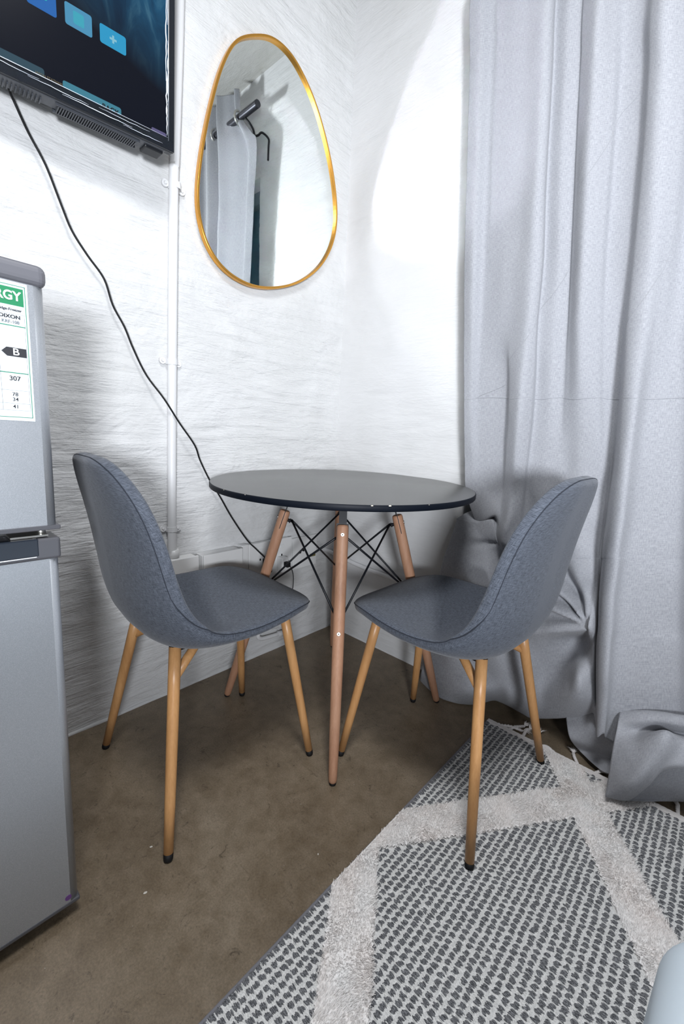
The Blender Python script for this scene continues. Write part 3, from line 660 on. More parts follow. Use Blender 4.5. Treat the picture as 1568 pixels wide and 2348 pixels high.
HANG = [
 [(0.665, -0.085, 2.405), (0.685, -0.100, 2.405), (0.695, -0.075, 2.405), (0.733, -0.095, 2.405), (0.759, -0.110, 2.405), (0.784, -0.130, 2.405), (0.777, -0.115, 2.405), (0.769, -0.082, 2.405), (0.804, -0.088, 2.405), (0.830, -0.078, 2.405), (0.843, -0.090, 2.405), (0.885, -0.125, 2.405), (0.913, -0.100, 2.405), (0.935, -0.078, 2.405), (0.973, -0.085, 2.405), (0.999, -0.120, 2.405), (1.027, -0.135, 2.405), (1.058, -0.110, 2.405), (1.076, -0.078, 2.405), (1.138, -0.120, 2.405), (1.176, -0.085, 2.405), (1.231, -0.120, 2.405), (1.301, -0.055, 2.405), (1.371, -0.130, 2.405), (1.441, -0.055, 2.405), (1.511, -0.130, 2.405), (1.581, -0.055, 2.405), (1.651, -0.130, 2.405), (1.721, -0.055, 2.405), (1.791, -0.130, 2.405)],
 [(0.655, -0.085, 2.330), (0.677, -0.100, 2.330), (0.688, -0.075, 2.330), (0.728, -0.095, 2.330), (0.756, -0.110, 2.330), (0.783, -0.130, 2.330), (0.777, -0.115, 2.330), (0.769, -0.082, 2.330), (0.804, -0.088, 2.330), (0.830, -0.078, 2.330), (0.843, -0.090, 2.330), (0.885, -0.125, 2.330), (0.913, -0.100, 2.330), (0.935, -0.078, 2.330), (0.973, -0.085, 2.330), (0.999, -0.120, 2.330), (1.027, -0.135, 2.330), (1.058, -0.110, 2.330), (1.076, -0.078, 2.330), (1.138, -0.120, 2.330), (1.176, -0.085, 2.330), (1.231, -0.120, 2.330), (1.301, -0.055, 2.330), (1.371, -0.130, 2.330), (1.441, -0.055, 2.330), (1.511, -0.130, 2.330), (1.581, -0.055, 2.330), (1.651, -0.130, 2.330), (1.721, -0.055, 2.330), (1.791, -0.130, 2.330)],
 [(0.625, -0.085, 2.260), (0.652, -0.100, 2.260), (0.668, -0.075, 2.260), (0.713, -0.095, 2.260), (0.746, -0.110, 2.260), (0.778, -0.130, 2.260), (0.777, -0.115, 2.260), (0.769, -0.082, 2.260), (0.804, -0.088, 2.260), (0.830, -0.078, 2.260), (0.843, -0.090, 2.260), (0.885, -0.125, 2.260), (0.913, -0.100, 2.260), (0.935, -0.078, 2.260), (0.973, -0.085, 2.260), (0.999, -0.120, 2.260), (1.027, -0.135, 2.260), (1.058, -0.110, 2.260), (1.076, -0.078, 2.260), (1.138, -0.120, 2.260), (1.176, -0.085, 2.260), (1.231, -0.120, 2.260), (1.301, -0.055, 2.260), (1.371, -0.130, 2.260), (1.441, -0.055, 2.260), (1.511, -0.130, 2.260), (1.581, -0.055, 2.260), (1.651, -0.130, 2.260), (1.721, -0.055, 2.260), (1.791, -0.130, 2.260)],
 [(0.570, -0.085, 2.200), (0.606, -0.100, 2.200), (0.631, -0.075, 2.200), (0.685, -0.095, 2.200), (0.727, -0.110, 2.200), (0.769, -0.130, 2.200), (0.777, -0.115, 2.200), (0.769, -0.082, 2.200), (0.804, -0.088, 2.200), (0.830, -0.078, 2.200), (0.843, -0.090, 2.200), (0.885, -0.125, 2.200), (0.913, -0.100, 2.200), (0.935, -0.078, 2.200), (0.973, -0.085, 2.200), (0.999, -0.120, 2.200), (1.027, -0.135, 2.200), (1.058, -0.110, 2.200), (1.076, -0.078, 2.200), (1.138, -0.120, 2.200), (1.176, -0.085, 2.200), (1.231, -0.120, 2.200), (1.301, -0.055, 2.200), (1.371, -0.130, 2.200), (1.441, -0.055, 2.200), (1.511, -0.130, 2.200), (1.581, -0.055, 2.200), (1.651, -0.130, 2.200), (1.721, -0.055, 2.200), (1.791, -0.130, 2.200)],
 [(0.525, -0.085, 2.141), (0.569, -0.100, 2.109), (0.601, -0.075, 2.107), (0.663, -0.095, 2.062), (0.712, -0.110, 2.026), (0.761, -0.130, 1.988), (0.777, -0.115, 1.989), (0.769, -0.082, 2.014), (0.804, -0.088, 1.992), (0.830, -0.078, 1.984), (0.843, -0.090, 1.970), (0.885, -0.125, 1.925), (0.913, -0.100, 1.926), (0.935, -0.078, 1.929), (0.973, -0.085, 1.904), (0.999, -0.120, 1.868), (1.027, -0.135, 1.843), (1.058, -0.110, 1.843), (1.076, -0.078, 1.854), (1.138, -0.120, 1.794), (1.176, -0.085, 1.796), (1.231, -0.120, 1.763), (1.301, -0.055, 1.782), (1.371, -0.130, 1.800), (1.441, -0.055, 1.800), (1.511, -0.130, 1.800), (1.581, -0.055, 1.800), (1.651, -0.130, 1.800), (1.721, -0.055, 1.800), (1.791, -0.130, 1.800)],
 [(0.541, -0.085, 1.966), (0.582, -0.100, 1.939), (0.611, -0.075, 1.940), (0.680, -0.095, 1.898), (0.727, -0.110, 1.868), (0.774, -0.130, 1.836), (0.790, -0.115, 1.837), (0.783, -0.082, 1.858), (0.817, -0.088, 1.839), (0.845, -0.078, 1.833), (0.857, -0.090, 1.820), (0.896, -0.125, 1.783), (0.930, -0.100, 1.782), (0.947, -0.078, 1.786), (0.990, -0.085, 1.763), (1.013, -0.120, 1.733), (1.042, -0.135, 1.712), (1.074, -0.110, 1.712), (1.094, -0.078, 1.720), (1.159, -0.120, 1.668), (1.197, -0.085, 1.670), (1.252, -0.120, 1.654), (1.322, -0.055, 1.683), (1.392, -0.130, 1.712), (1.462, -0.055, 1.712), (1.532, -0.130, 1.712), (1.602, -0.055, 1.712), (1.672, -0.130, 1.712), (1.742, -0.055, 1.712), (1.812, -0.130, 1.712)],
 [(0.554, -0.085, 1.796), (0.594, -0.100, 1.774), (0.622, -0.075, 1.776), (0.693, -0.095, 1.740), (0.741, -0.110, 1.715), (0.784, -0.130, 1.689), (0.801, -0.115, 1.690), (0.794, -0.082, 1.708), (0.829, -0.088, 1.692), (0.857, -0.078, 1.686), (0.869, -0.090, 1.676), (0.906, -0.125, 1.646), (0.943, -0.100, 1.644), (0.957, -0.078, 1.649), (1.003, -0.085, 1.628), (1.025, -0.120, 1.604), (1.053, -0.135, 1.586), (1.088, -0.110, 1.585), (1.111, -0.078, 1.591), (1.176, -0.120, 1.547), (1.218, -0.085, 1.548), (1.271, -0.120, 1.549), (1.341, -0.055, 1.586), (1.411, -0.130, 1.623), (1.481, -0.055, 1.623), (1.551, -0.130, 1.623), (1.621, -0.055, 1.623), (1.691, -0.130, 1.623), (1.761, -0.055, 1.623), (1.831, -0.130, 1.623)],
 [(0.568, -0.085, 1.620), (0.607, -0.100, 1.603), (0.634, -0.075, 1.605), (0.701, -0.095, 1.577), (0.749, -0.110, 1.558), (0.794, -0.130, 1.537), (0.812, -0.115, 1.537), (0.806, -0.082, 1.552), (0.843, -0.088, 1.538), (0.871, -0.078, 1.534), (0.883, -0.090, 1.526), (0.918, -0.125, 1.502), (0.953, -0.100, 1.502), (0.968, -0.078, 1.506), (1.013, -0.085, 1.490), (1.035, -0.120, 1.470), (1.066, -0.135, 1.455), (1.099, -0.110, 1.455), (1.125, -0.078, 1.460), (1.192, -0.120, 1.424), (1.235, -0.085, 1.425), (1.292, -0.120, 1.441), (1.362, -0.055, 1.488), (1.432, -0.130, 1.534), (1.502, -0.055, 1.534), (1.572, -0.130, 1.534), (1.642, -0.055, 1.534), (1.712, -0.130, 1.534), (1.782, -0.055, 1.534), (1.852, -0.130, 1.534)],
 [(0.583, -0.085, 1.437), (0.620, -0.100, 1.425), (0.645, -0.075, 1.427), (0.709, -0.095, 1.408), (0.758, -0.110, 1.394), (0.806, -0.130, 1.378), (0.827, -0.115, 1.378), (0.822, -0.082, 1.388), (0.860, -0.088, 1.379), (0.886, -0.078, 1.376), (0.897, -0.090, 1.370), (0.931, -0.125, 1.353), (0.965, -0.100, 1.353), (0.979, -0.078, 1.357), (1.023, -0.085, 1.346), (1.044, -0.120, 1.331), (1.078, -0.135, 1.320), (1.106, -0.110, 1.321), (1.139, -0.078, 1.324), (1.206, -0.120, 1.298), (1.257, -0.085, 1.297), (1.312, -0.120, 1.332), (1.382, -0.055, 1.389), (1.452, -0.130, 1.446), (1.522, -0.055, 1.446), (1.592, -0.130, 1.446), (1.662, -0.055, 1.446), (1.732, -0.130, 1.446), (1.802, -0.055, 1.446), (1.872, -0.130, 1.446)],
 [(0.602, -0.085, 1.246), (0.634, -0.095, 1.241), (0.658, -0.075, 1.242), (0.719, -0.090, 1.232), (0.761, -0.105, 1.224), (0.813, -0.130, 1.213), (0.833, -0.115, 1.213), (0.833, -0.092, 1.218), (0.871, -0.092, 1.213), (0.900, -0.080, 1.212), (0.912, -0.090, 1.209), (0.944, -0.120, 1.199), (0.981, -0.100, 1.199), (0.997, -0.085, 1.200), (1.032, -0.082, 1.196), (1.053, -0.125, 1.186), (1.087, -0.140, 1.179), (1.113, -0.110, 1.182), (1.153, -0.082, 1.182), (1.220, -0.115, 1.168), (1.275, -0.085, 1.167), (1.333, -0.120, 1.222), (1.403, -0.055, 1.290), (1.473, -0.130, 1.357), (1.543, -0.055, 1.357), (1.613, -0.130, 1.357), (1.683, -0.055, 1.357), (1.753, -0.130, 1.357), (1.823, -0.055, 1.357), (1.893, -0.130, 1.357)],
 [(0.618, -0.085, 1.102), (0.645, -0.088, 1.100), (0.669, -0.072, 1.101), (0.752, -0.082, 1.096), (0.777, -0.110, 1.091), (0.820, -0.140, 1.086), (0.842, -0.115, 1.088), (0.846, -0.092, 1.090), (0.882, -0.095, 1.088), (0.909, -0.082, 1.088), (0.925, -0.090, 1.087), (0.959, -0.115, 1.082), (0.996, -0.100, 1.082), (1.012, -0.085, 1.083), (1.044, -0.080, 1.082), (1.064, -0.135, 1.074), (1.095, -0.150, 1.071), (1.115, -0.110, 1.075), (1.167, -0.085, 1.076), (1.229, -0.110, 1.070), (1.292, -0.085, 1.070), (1.349, -0.120, 1.131), (1.419, -0.055, 1.200), (1.489, -0.130, 1.269), (1.559, -0.055, 1.269), (1.629, -0.130, 1.269), (1.699, -0.055, 1.269), (1.769, -0.130, 1.269), (1.839, -0.055, 1.269), (1.909, -0.130, 1.269)],
 [(0.633, -0.085, 0.967), (0.658, -0.088, 0.968), (0.681, -0.075, 0.969), (0.767, -0.082, 0.970), (0.790, -0.115, 0.969), (0.829, -0.148, 0.968), (0.850, -0.120, 0.970), (0.855, -0.095, 0.971), (0.893, -0.095, 0.972), (0.920, -0.085, 0.973), (0.938, -0.090, 0.973), (0.974, -0.105, 0.972), (1.011, -0.100, 0.973), (1.028, -0.085, 0.974), (1.053, -0.080, 0.975), (1.073, -0.140, 0.972), (1.101, -0.160, 0.972), (1.120, -0.115, 0.975), (1.182, -0.090, 0.977), (1.237, -0.110, 0.977), (1.307, -0.085, 0.979), (1.364, -0.120, 1.046), (1.434, -0.055, 1.113), (1.504, -0.130, 1.181), (1.574, -0.055, 1.181), (1.644, -0.130, 1.181), (1.714, -0.055, 1.181), (1.784, -0.130, 1.181), (1.854, -0.055, 1.181), (1.924, -0.130, 1.181)],
 [(0.645, -0.075, 0.829), (0.673, -0.080, 0.832), (0.704, -0.078, 0.835), (0.773, -0.085, 0.841), (0.793, -0.110, 0.843), (0.829, -0.140, 0.847), (0.852, -0.120, 0.848), (0.860, -0.100, 0.848), (0.899, -0.095, 0.852), (0.932, -0.090, 0.854), (0.954, -0.090, 0.856), (0.988, -0.100, 0.859), (1.026, -0.095, 0.862), (1.046, -0.085, 0.864), (1.061, -0.080, 0.865), (1.082, -0.150, 0.868), (1.107, -0.170, 0.871), (1.128, -0.125, 0.872), (1.193, -0.090, 0.877), (1.245, -0.110, 0.882), (1.322, -0.085, 0.888), (1.378, -0.120, 0.959), (1.448, -0.055, 1.026), (1.518, -0.130, 1.092), (1.588, -0.055, 1.092), (1.658, -0.130, 1.092), (1.728, -0.055, 1.092), (1.798, -0.130, 1.092), (1.868, -0.055, 1.092), (1.938, -0.130, 1.092)],
 [(0.657, -0.065, 0.730), (0.683, -0.072, 0.734), (0.718, -0.078, 0.739), (0.777, -0.085, 0.748), (0.795, -0.105, 0.752), (0.826, -0.130, 0.758), (0.851, -0.120, 0.760), (0.862, -0.100, 0.760), (0.906, -0.100, 0.766), (0.937, -0.090, 0.770), (0.965, -0.090, 0.773), (1.000, -0.100, 0.779), (1.034, -0.090, 0.783), (1.052, -0.080, 0.784), (1.064, -0.080, 0.786), (1.085, -0.155, 0.794), (1.112, -0.180, 0.800), (1.133, -0.130, 0.799), (1.201, -0.092, 0.805), (1.252, -0.110, 0.813), (1.333, -0.085, 0.823), (1.389, -0.120, 0.890), (1.459, -0.055, 0.947), (1.529, -0.130, 1.004), (1.599, -0.055, 1.004), (1.669, -0.130, 1.004), (1.739, -0.055, 1.004), (1.809, -0.130, 1.004), (1.879, -0.055, 1.004), (1.949, -0.130, 1.004)],
 [(0.705, -0.072, 0.636), (0.717, -0.080, 0.641), (0.744, -0.095, 0.658), (0.780, -0.110, 0.684), (0.801, -0.120, 0.677), (0.833, -0.155, 0.677), (0.852, -0.130, 0.678), (0.866, -0.110, 0.678), (0.910, -0.105, 0.685), (0.947, -0.100, 0.691), (0.978, -0.100, 0.697), (1.011, -0.105, 0.704), (1.042, -0.095, 0.708), (1.057, -0.082, 0.709), (1.067, -0.082, 0.711), (1.089, -0.160, 0.725), (1.117, -0.185, 0.733), (1.137, -0.135, 0.730), (1.210, -0.095, 0.738), (1.257, -0.115, 0.750), (1.340, -0.085, 0.761), (1.399, -0.120, 0.822), (1.469, -0.055, 0.869), (1.539, -0.130, 0.915), (1.609, -0.055, 0.915), (1.679, -0.130, 0.915), (1.749, -0.055, 0.915), (1.819, -0.130, 0.915), (1.889, -0.055, 0.915), (1.959, -0.130, 0.915)],
 [(0.672, -0.038, 0.668), (0.689, -0.045, 0.669), (0.724, -0.055, 0.667), (0.767, -0.080, 0.669), (0.801, -0.120, 0.644), (0.823, -0.140, 0.621), (0.850, -0.130, 0.625), (0.871, -0.120, 0.628), (0.911, -0.110, 0.635), (0.954, -0.110, 0.644), (0.986, -0.105, 0.650), (1.019, -0.110, 0.658), (1.045, -0.100, 0.662), (1.059, -0.085, 0.662), (1.068, -0.085, 0.664), (1.089, -0.160, 0.680), (1.118, -0.190, 0.691), (1.138, -0.140, 0.688), (1.216, -0.100, 0.698), (1.261, -0.115, 0.709), (1.346, -0.085, 0.723), (1.405, -0.120, 0.769), (1.475, -0.055, 0.798), (1.545, -0.130, 0.827), (1.615, -0.055, 0.827), (1.685, -0.130, 0.827), (1.755, -0.055, 0.827), (1.825, -0.130, 0.827), (1.895, -0.055, 0.827), (1.965, -0.130, 0.827)],
 [(0.627, -0.055, 0.638), (0.664, -0.068, 0.639), (0.716, -0.085, 0.645), (0.771, -0.100, 0.663), (0.797, -0.115, 0.612), (0.819, -0.120, 0.563), (0.847, -0.120, 0.569), (0.872, -0.120, 0.575), (0.918, -0.120, 0.586), (0.960, -0.115, 0.596), (0.995, -0.115, 0.604), (1.028, -0.120, 0.613), (1.052, -0.110, 0.617), (1.062, -0.090, 0.616), (1.072, -0.090, 0.618), (1.092, -0.165, 0.637), (1.120, -0.190, 0.648), (1.140, -0.145, 0.645), (1.221, -0.100, 0.656), (1.264, -0.115, 0.669), (1.351, -0.085, 0.684), (1.411, -0.120, 0.716), (1.481, -0.055, 0.727), (1.551, -0.130, 0.738), (1.621, -0.055, 0.738), (1.691, -0.130, 0.738), (1.761, -0.055, 0.738), (1.831, -0.130, 0.738), (1.901, -0.055, 0.738), (1.971, -0.130, 0.738)],
 [(0.625, -0.058, 0.626), (0.667, -0.078, 0.630), (0.720, -0.098, 0.637), (0.774, -0.110, 0.653), (0.798, -0.117, 0.601), (0.820, -0.118, 0.550), (0.849, -0.120, 0.558), (0.875, -0.122, 0.564), (0.921, -0.123, 0.576), (0.963, -0.120, 0.586), (0.997, -0.118, 0.594), (1.029, -0.120, 0.602), (1.054, -0.112, 0.607), (1.064, -0.092, 0.605), (1.074, -0.090, 0.607), (1.093, -0.165, 0.627), (1.122, -0.190, 0.639), (1.141, -0.145, 0.635), (1.223, -0.100, 0.646), (1.265, -0.115, 0.660), (1.352, -0.085, 0.676), (1.412, -0.120, 0.681), (1.482, -0.055, 0.665), (1.552, -0.130, 0.650), (1.622, -0.055, 0.650), (1.692, -0.130, 0.650), (1.762, -0.055, 0.650), (1.832, -0.130, 0.650), (1.902, -0.055, 0.650), (1.972, -0.130, 0.650)],
 [(0.626, -0.090, 0.564), (0.683, -0.125, 0.575), (0.736, -0.140, 0.582), (0.774, -0.130, 0.577), (0.801, -0.120, 0.551), (0.824, -0.115, 0.501), (0.857, -0.125, 0.512), (0.883, -0.130, 0.520), (0.929, -0.140, 0.535), (0.974, -0.140, 0.547), (1.005, -0.125, 0.553), (1.036, -0.125, 0.561), (1.059, -0.120, 0.566), (1.070, -0.100, 0.565), (1.076, -0.090, 0.564), (1.095, -0.165, 0.587), (1.124, -0.190, 0.600), (1.142, -0.145, 0.595), (1.227, -0.105, 0.609), (1.270, -0.115, 0.623), (1.357, -0.085, 0.640), (1.418, -0.120, 0.630), (1.488, -0.055, 0.596), (1.558, -0.130, 0.561), (1.628, -0.055, 0.561), (1.698, -0.130, 0.561), (1.768, -0.055, 0.561), (1.838, -0.130, 0.561), (1.908, -0.055, 0.561), (1.978, -0.130, 0.561)],
 [(0.611, -0.100, 0.470), (0.675, -0.130, 0.485), (0.742, -0.150, 0.500), (0.791, -0.160, 0.509), (0.816, -0.140, 0.490), (0.841, -0.130, 0.439), (0.867, -0.125, 0.446), (0.896, -0.130, 0.457), (0.940, -0.140, 0.473), (0.981, -0.135, 0.485), (1.011, -0.125, 0.491), (1.037, -0.115, 0.497), (1.064, -0.120, 0.507), (1.079, -0.115, 0.510), (1.081, -0.095, 0.505), (1.100, -0.170, 0.531), (1.126, -0.190, 0.545), (1.145, -0.145, 0.539), (1.234, -0.105, 0.556), (1.276, -0.115, 0.572), (1.365, -0.085, 0.592), (1.425, -0.120, 0.571), (1.495, -0.055, 0.522), (1.565, -0.130, 0.473), (1.635, -0.055, 0.473), (1.705, -0.130, 0.473), (1.775, -0.055, 0.473), (1.845, -0.130, 0.473), (1.915, -0.055, 0.473), (1.985, -0.130, 0.473)],
 [(0.601, -0.110, 0.342), (0.665, -0.120, 0.350), (0.737, -0.140, 0.365), (0.796, -0.150, 0.380), (0.833, -0.150, 0.386), (0.858, -0.130, 0.346), (0.886, -0.130, 0.356), (0.914, -0.135, 0.368), (0.957, -0.145, 0.388), (0.999, -0.150, 0.405), (1.029, -0.155, 0.418), (1.056, -0.165, 0.431), (1.081, -0.170, 0.441), (1.093, -0.155, 0.441), (1.091, -0.100, 0.422), (1.108, -0.170, 0.452), (1.134, -0.190, 0.468), (1.152, -0.145, 0.460), (1.244, -0.105, 0.481), (1.286, -0.115, 0.500), (1.376, -0.085, 0.523), (1.436, -0.120, 0.499), (1.506, -0.055, 0.442), (1.576, -0.130, 0.384), (1.646, -0.055, 0.384), (1.716, -0.130, 0.384), (1.786, -0.055, 0.384), (1.856, -0.130, 0.384), (1.926, -0.055, 0.384), (1.996, -0.130, 0.384)],
 [(0.592, -0.110, 0.208), (0.667, -0.130, 0.228), (0.734, -0.130, 0.238), (0.800, -0.140, 0.269), (0.843, -0.145, 0.281), (0.869, -0.130, 0.300), (0.893, -0.120, 0.306), (0.917, -0.110, 0.312), (0.959, -0.115, 0.331), (0.992, -0.100, 0.338), (1.018, -0.075, 0.340), (1.041, -0.070, 0.347), (1.070, -0.090, 0.366), (1.093, -0.130, 0.389), (1.095, -0.105, 0.381), (1.111, -0.170, 0.411), (1.136, -0.190, 0.428), (1.153, -0.145, 0.419), (1.250, -0.110, 0.445), (1.291, -0.115, 0.463), (1.382, -0.085, 0.489), (1.442, -0.120, 0.448), (1.512, -0.055, 0.372), (1.582, -0.130, 0.296), (1.652, -0.055, 0.296), (1.722, -0.130, 0.296), (1.792, -0.055, 0.296), (1.862, -0.130, 0.296), (1.932, -0.055, 0.296), (2.002, -0.130, 0.296)],
 [(0.582, -0.110, 0.119), (0.664, -0.120, 0.125), (0.755, -0.135, 0.155), (0.806, -0.120, 0.172), (0.852, -0.130, 0.190), (0.884, -0.130, 0.197), (0.912, -0.130, 0.210), (0.934, -0.115, 0.214), (0.964, -0.085, 0.215), (1.003, -0.090, 0.235), (1.040, -0.120, 0.265), (1.071, -0.150, 0.292), (1.092, -0.140, 0.297), (1.104, -0.120, 0.294), (1.108, -0.105, 0.290), (1.121, -0.170, 0.324), (1.144, -0.190, 0.343), (1.162, -0.145, 0.332), (1.263, -0.110, 0.363), (1.303, -0.115, 0.384), (1.395, -0.085, 0.414), (1.454, -0.120, 0.373), (1.524, -0.055, 0.290), (1.594, -0.130, 0.207), (1.664, -0.055, 0.207), (1.734, -0.130, 0.207), (1.804, -0.055, 0.207), (1.874, -0.130, 0.207), (1.944, -0.055, 0.207), (2.014, -0.130, 0.207)],
 [(0.577, -0.110, 0.064), (0.650, -0.118, 0.042), (0.772, -0.150, 0.092), (0.827, -0.130, 0.117), (0.858, -0.120, 0.128), (0.892, -0.120, 0.122), (0.919, -0.110, 0.131), (0.941, -0.100, 0.137), (0.973, -0.085, 0.147), (1.016, -0.110, 0.180), (1.051, -0.130, 0.207), (1.082, -0.140, 0.227), (1.100, -0.130, 0.232), (1.113, -0.120, 0.233), (1.118, -0.110, 0.231), (1.128, -0.160, 0.260), (1.149, -0.175, 0.277), (1.166, -0.140, 0.270), (1.271, -0.110, 0.309), (1.310, -0.115, 0.330), (1.403, -0.085, 0.363), (1.462, -0.120, 0.312), (1.532, -0.055, 0.215), (1.602, -0.130, 0.119), (1.672, -0.055, 0.119), (1.742, -0.130, 0.119), (1.812, -0.055, 0.119), (1.882, -0.130, 0.119), (1.952, -0.055, 0.119), (2.022, -0.130, 0.119)],
 [(0.556, -0.078, 0.006), (0.668, -0.112, -0.013), (0.765, -0.069, 0.006), (0.812, -0.030, 0.026), (0.836, -0.025, 0.029), (0.864, -0.020, 0.025), (0.909, -0.020, 0.020), (0.935, -0.030, 0.026), (0.974, -0.040, 0.049), (1.014, -0.050, 0.078), (1.048, -0.060, 0.106), (1.082, -0.070, 0.135), (1.103, -0.080, 0.158), (1.117, -0.100, 0.178), (1.129, -0.120, 0.162), (1.141, -0.150, 0.146), (1.155, -0.155, 0.167), (1.171, -0.120, 0.133), (1.297, -0.090, 0.134), (1.339, -0.090, 0.137), (1.441, -0.075, 0.141), (1.506, -0.100, 0.116), (1.576, -0.055, 0.073), (1.646, -0.130, 0.030), (1.716, -0.055, 0.030), (1.786, -0.130, 0.030), (1.856, -0.055, 0.030), (1.926, -0.130, 0.030), (1.996, -0.055, 0.030), (2.066, -0.130, 0.030)]]
PUDDLE = [
 [(1.175, -0.070, 0.189), (1.218, -0.070, 0.211), (1.261, -0.070, 0.235), (1.302, -0.070, 0.247), (1.358, -0.070, 0.269)],
 [(1.177, -0.120, 0.227), (1.219, -0.125, 0.254), (1.262, -0.130, 0.274), (1.300, -0.135, 0.288), (1.354, -0.140, 0.309)],
 [(1.179, -0.150, 0.221), (1.225, -0.155, 0.246), (1.266, -0.155, 0.263), (1.304, -0.155, 0.274), (1.357, -0.150, 0.294)],
 [(1.181, -0.165, 0.200), (1.222, -0.150, 0.210), (1.265, -0.130, 0.224), (1.307, -0.125, 0.238), (1.361, -0.130, 0.263)],
 [(1.182, -0.180, 0.161), (1.224, -0.190, 0.197), (1.272, -0.190, 0.260), (1.310, -0.160, 0.238), (1.364, -0.160, 0.248)],
 [(1.184, -0.190, 0.111), (1.230, -0.210, 0.149), (1.277, -0.210, 0.229), (1.309, -0.180, 0.214), (1.368, -0.180, 0.229)],
 [(1.187, -0.200, 0.062), (1.236, -0.220, 0.108), (1.271, -0.200, 0.155), (1.298, -0.190, 0.185), (1.372, -0.180, 0.209)],
 [(1.188, -0.202, 0.030), (1.232, -0.171, 0.030), (1.266, -0.185, 0.106), (1.294, -0.170, 0.161), (1.374, -0.160, 0.192)],
 [(1.193, -0.163, 0.022), (1.236, -0.129, 0.022), (1.261, -0.150, 0.092), (1.295, -0.140, 0.151), (1.373, -0.140, 0.190)]]
FLAP = [
 [(1.260, -0.110, 0.091), (1.294, -0.090, 0.124), (1.320, -0.085, 0.140), (1.389, -0.080, 0.178)],
 [(1.249, -0.130, 0.058), (1.293, -0.110, 0.081), (1.327, -0.100, 0.098), (1.397, -0.080, 0.129)],
 [(1.233, -0.150, 0.028), (1.287, -0.098, 0.030), (1.333, -0.085, 0.053), (1.404, -0.060, 0.083)],
 [(1.229, -0.164, 0.020), (1.285, -0.108, 0.020), (1.336, -0.059, 0.020), (1.412, 0.006, 0.020)]]
DROP = [
 [(1.037, -0.055, 0.143), (1.075, -0.060, 0.165), (1.099, -0.070, 0.189), (1.129, -0.080, 0.209), (1.170, -0.090, 0.222)],
 [(1.047, -0.060, 0.100), (1.083, -0.065, 0.115), (1.110, -0.075, 0.135), (1.143, -0.085, 0.145), (1.180, -0.100, 0.167)],
 [(1.065, -0.075, 0.060), (1.098, -0.070, 0.061), (1.125, -0.075, 0.074), (1.156, -0.090, 0.091), (1.189, -0.110, 0.118)],
 [(1.088, -0.054, 0.020), (1.118, -0.055, 0.030), (1.145, -0.066, 0.045), (1.168, -0.065, 0.050), (1.193, -0.048, 0.050)],
 [(1.125, -0.081, 0.020), (1.147, -0.082, 0.025), (1.162, -0.084, 0.030), (1.175, -0.079, 0.030), (1.199, -0.066, 0.030)],
 [(1.155, -0.096, 0.020), (1.166, -0.097, 0.020), (1.176, -0.094, 0.020), (1.185, -0.093, 0.020), (1.204, -0.088, 0.020)]]

# ---------------------------------------------------------------- curtain
cu = thing('curtain', 'long pale grey linen curtain falling in folds and bunching on the floor', 'curtain', (0, 0, 0))
STARS = [((1.085, .441), .12, 1.2, 9, (PI*.55, PI*1.5)), ((.812, .602), .06, .9, 7, (PI*1.0, PI*2.0))]
def star(p):   # pleats radiating from the points where the bunched cloth is pinched
    s_ = 0
    for (sx_, sz_), R_, c_, k_, (a0, a1) in STARS:
        dx, dz = p[0]-sx_, p[2]-sz_; rr = math.hypot(dx, dz)
        if rr > R_*5 or rr < 1e-4: continue
        th = math.atan2(dz, dx) % (2*PI)
        if not a0 < th < a1: continue
        win = min(1, (th-a0)/.35, (a1-th)/.35)
        f_ = th*k_/(2*PI)+.35*math.sin(th*2.3); rid = math.cos(2*PI*f_); rid = math.copysign(abs(rid)**.8, rid)
        s_ += win*c_*rr*math.exp(-rr/R_)*(rid*.4+.3)
    return s_
def cloth(name, rows, su, sv, parent, amp=.0016, seed=0):
    G = surf(rows, su, sv); n, m_ = G.shape[:2]
    P = G.reshape(-1, 3).copy()
    d = np.array([(star(p) if name == 'panel' else 0)+amp*noise.noise(Vector((p[0]*13+seed, p[1]*13, p[2]*9)))+amp*.6*noise.noise(Vector((p[0]*30, p[1]*30+seed, p[2]*22))) for p in P]); P[:, 1] += d
    if name == 'panel':   # the chair back and the table top press against the cloth
        near = (P[:, 0] < 1.08) & (P[:, 2] > .36) & (P[:, 2] < .9); P[near, 1] = np.maximum(P[near, 1], -.150)
        e_ = (P[:, 2] > .715) & (P[:, 2] < .775) & (P[:, 0] < .80); P[e_, 1] = np.maximum(P[e_, 1], -.388+np.sqrt(.162-(P[e_, 0]-.4026)**2))
    P[:, 2] = np.maximum(P[:, 2], .004); P[:, 1] = np.minimum(P[:, 1], -.008)
    lu = np.concatenate([[0], np.cumsum(np.linalg.norm(np.diff(G[:, m_//2], axis=0), axis=1))]); lv = np.concatenate([[0], np.cumsum(np.linalg.norm(np.diff(G[n//3], axis=0), axis=1))])
    UV = np.stack(np.meshgrid(lu, lv, indexing='ij')[::-1], -1).reshape(-1, 2)
    o = np_obj(name, P, grid_faces(n, m_), CURTAIN_FAB, parent, True, None, UV)
    md = o.modifiers.new('thickness', 'SOLIDIFY'); md.thickness = .0016; md.offset = 0
    return o
pan = cloth('panel', HANG, 12, 9, cu)
GH = surf(HANG, 8, 7)
